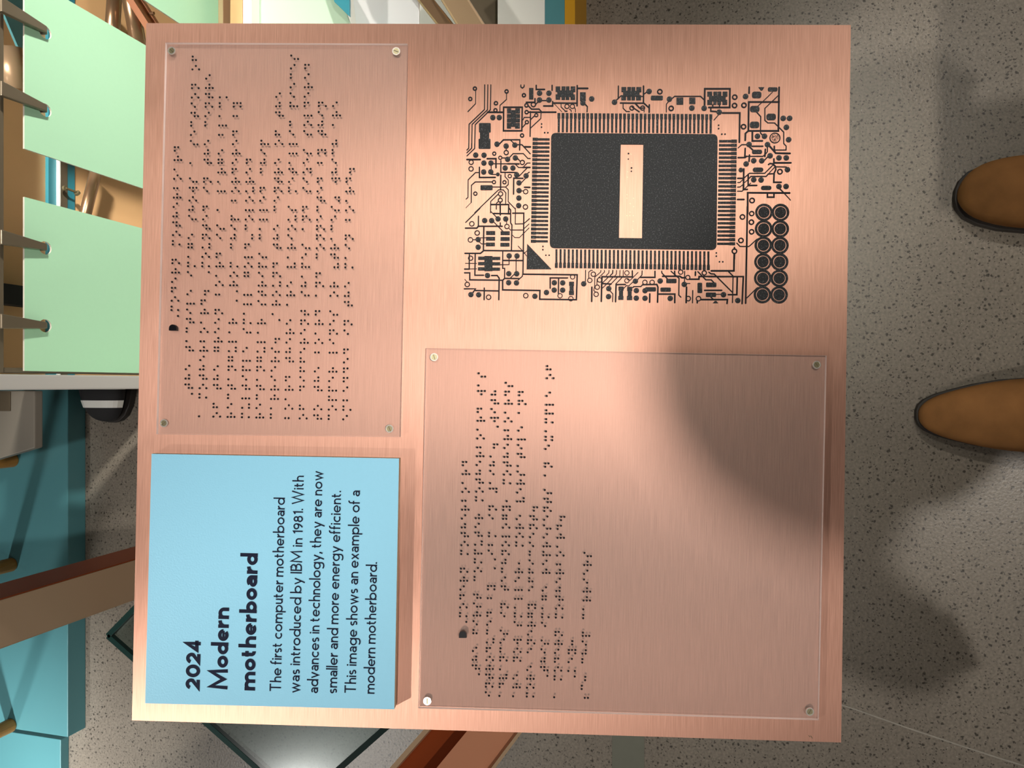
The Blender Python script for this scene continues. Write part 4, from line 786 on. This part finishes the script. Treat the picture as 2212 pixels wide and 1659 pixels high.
def person(loc, rot, feet, reach, label, bootm, striped=False, blab=None, sc=1.0, lean=0):
    """feet: two (x, y, rot) toe positions in the figure's own frame, +y forward"""
    r = empty('person', loc=loc); r.rotation_euler = (0, 0, rot); r.scale = (sc,)*3; setp(r, label, 'person')
    an = []
    for k, (x, y, a) in enumerate(feet):
        boot(r, (x, y, 0), a, bootm, striped, label=None if not blab else blab[k], pointed=bool(blab) and k == 0)
        an.append(Vector((x, y, 0)) + Vector((math.sin(a), -math.cos(a), 0))*.25)
    hipx = .095
    V = [(0, 0, .93), (-hipx, 0, .90), (hipx, 0, .90)]; E = [(0, 1), (0, 2)]; Rr = [.135, .105, .105]
    for s_, a in ((1, an[0]), (2, an[1])):
        hp = Vector(V[s_]); kn = (hp + Vector((a.x, a.y, .1)))/2 + Vector((0, .03, .03)); kn.z = .5
        n0 = len(V); V += [tuple(hp*.5 + kn*.5), tuple(kn), (a.x, a.y + .01, .28), (a.x, a.y, .17)]; E += [(s_, n0), (n0, n0+1), (n0+1, n0+2), (n0+2, n0+3)]; Rr += [.085, .065, .058, .06]
    skinned('trousers', V, E, Rr, M['denim'], r)
    V = [(0, 0, .95), (0, .005, 1.10), (0, 0, 1.28), (0, -.01, 1.40), (0, -.01, 1.46)]; V = [(x + lean, y, z) for x, y, z in V]; E = [(0, 1), (1, 2), (2, 3), (3, 4)]; Rr = [(.16, .12), (.15, .11), (.17, .115), (.12, .09), (.062, .062)]
    wr = []
    for s_ in (-1, 1):
        n0 = len(V); hand = Vector((lean + s_*.30, reach[0], reach[1])); sh_ = Vector((lean + s_*.185, -.005, 1.385)); el = Vector((lean + s_*.27, .03 if reach[0] > .2 else -.02, 1.12))
        V += [tuple(sh_), tuple(sh_*.5 + el*.5), tuple(el), tuple(el*.35 + hand*.65)]; E += [(3, n0), (n0, n0+1), (n0+1, n0+2), (n0+2, n0+3)]; Rr += [.068, .056, .048, .036]; wr.append((el, hand))
    skinned('jacket', V, E, Rr, M['jacket'], r)
    # one continuous body inside the clothes: head, neck, arms, hands with five fingers
    V = [(0, 0, 1.20), (0, -.005, 1.46), (0, .015, 1.53), (0, .03, 1.60), (0, .035, 1.68), (0, .03, 1.735)]; V = [(x + lean, y, z) for x, y, z in V]; E = [(0, 1), (1, 2), (2, 3), (3, 4), (4, 5)]; Rr = [.06, .052, .058, (.072, .085), (.076, .092), (.05, .06)]
    for s_, (el, hand) in zip((-1, 1), wr):
        n0 = len(V); d = (hand - el).normalized(); V += [tuple(Vector((lean + s_*.17, -.005, 1.37))), tuple(el), tuple(hand)]; E += [(0, n0), (n0, n0+1), (n0+1, n0+2)]; Rr += [.04, .034, .024]
        pc = hand + d*.05; V.append(tuple(pc)); E.append((n0+2, n0+3)); Rr.append((.034, .016)); wx = Vector((s_, 0, 0)); side_ = d.cross(Vector((0, 0, 1))).normalized()
        for j, (off, ln) in enumerate(((-.028, .065), (-.010, .078), (.010, .072), (.027, .055))):
            m0 = len(V); b0 = pc + side_*off + d*.035; b1 = b0 + d*ln*.55 + Vector((0, 0, -.012)); b2 = b1 + d*ln*.35 + Vector((0, 0, -.024))
            V += [tuple(b0), tuple(b1), tuple(b2)]; E += [(n0+3, m0), (m0, m0+1), (m0+1, m0+2)]; Rr += [.0095, .009, .0075]
        m0 = len(V); t0 = hand + d*.02 - side_*.035*s_; V += [tuple(t0), tuple(t0 + d*.03 - side_*.012*s_ + Vector((0, 0, -.01)))]; E += [(n0+2, m0), (m0, m0+1)]; Rr += [.011, .009]
    body = skinned('body', V, E, Rr, M['skin'], r)
    body_face = []
    f_ = MB()
    f_.tube((0, .118, 1.665), (0, .142, 1.632), .008, .014, n=10); f_.build('nose', M['skin'], body, smooth=True)
    for s_ in (-1, 1):
        f_ = MB(); f_.tube((s_*.032, .108, 1.665), (s_*.032, .120, 1.665), .012, .007, n=12); f_.build('eye', M['sole'], body)
        f_ = MB(); f_.tube((s_*.076, .015, 1.66), (s_*.088, .005, 1.665), .026, .020, n=12); f_.build('ear', M['skin'], body)
    f_ = MB(); f_.hexa([(-.025, .112, 1.593), (.025, .112, 1.593), (.025, .124, 1.593), (-.025, .124, 1.593)], [(-.025, .112, 1.600), (.025, .112, 1.600), (.025, .124, 1.600), (-.025, .124, 1.600)]); f_.build('mouth', M['sole'], body)
    hb = MB(); n = 20; vs = []
    for k in range(7):
        a = R(-22 + k*18.6)
        for i in range(n): b = 2*math.pi*i/n; vs.append((math.cos(b)*.090*math.cos(a), .012 + math.sin(b)*.108*math.cos(a), 1.685 + .092*math.sin(a) + (.03*max(0, math.sin(b)) if k < 3 else 0)))
    fs = [(k*n+i, k*n+(i+1) % n, (k+1)*n+(i+1) % n, (k+1)*n+i) for k in range(6) for i in range(n)] + [tuple(range(6*n, 7*n))]
    hb.add(vs, fs); hb.build('hair', M['hair'], body, smooth=True)
    for ch_ in body.children: ch_.location.x += lean
    return r
b2_, b1_ = at(1984, 897, Z=.018), at(2068, 418, Z=.018)
px_, py_ = (b1_.x + b2_.x)/2 + .0, min(b1_.y, b2_.y) - .24
person((px_, py_, 0), 0, [(b2_.x - px_, b2_.y - py_, R(1)), (b1_.x - px_, b1_.y - py_, R(-5))], (.04, .80), 'standing viewer in dark clothes, only brown suede boots in view', M['suede'], lean=.02 - px_, blab=['pointed brown suede boot', 'rounder brown suede boot'])
tp_ = at(232, 878, Z=.03)
person((tp_.x + .285, 1.20, 0), R(90), [(-.045, .315, R(0)), (.14, .14, R(8))], (.05, .80), 'second visitor behind the white panel, only a striped black sneaker in view', M['dark'], striped=True)
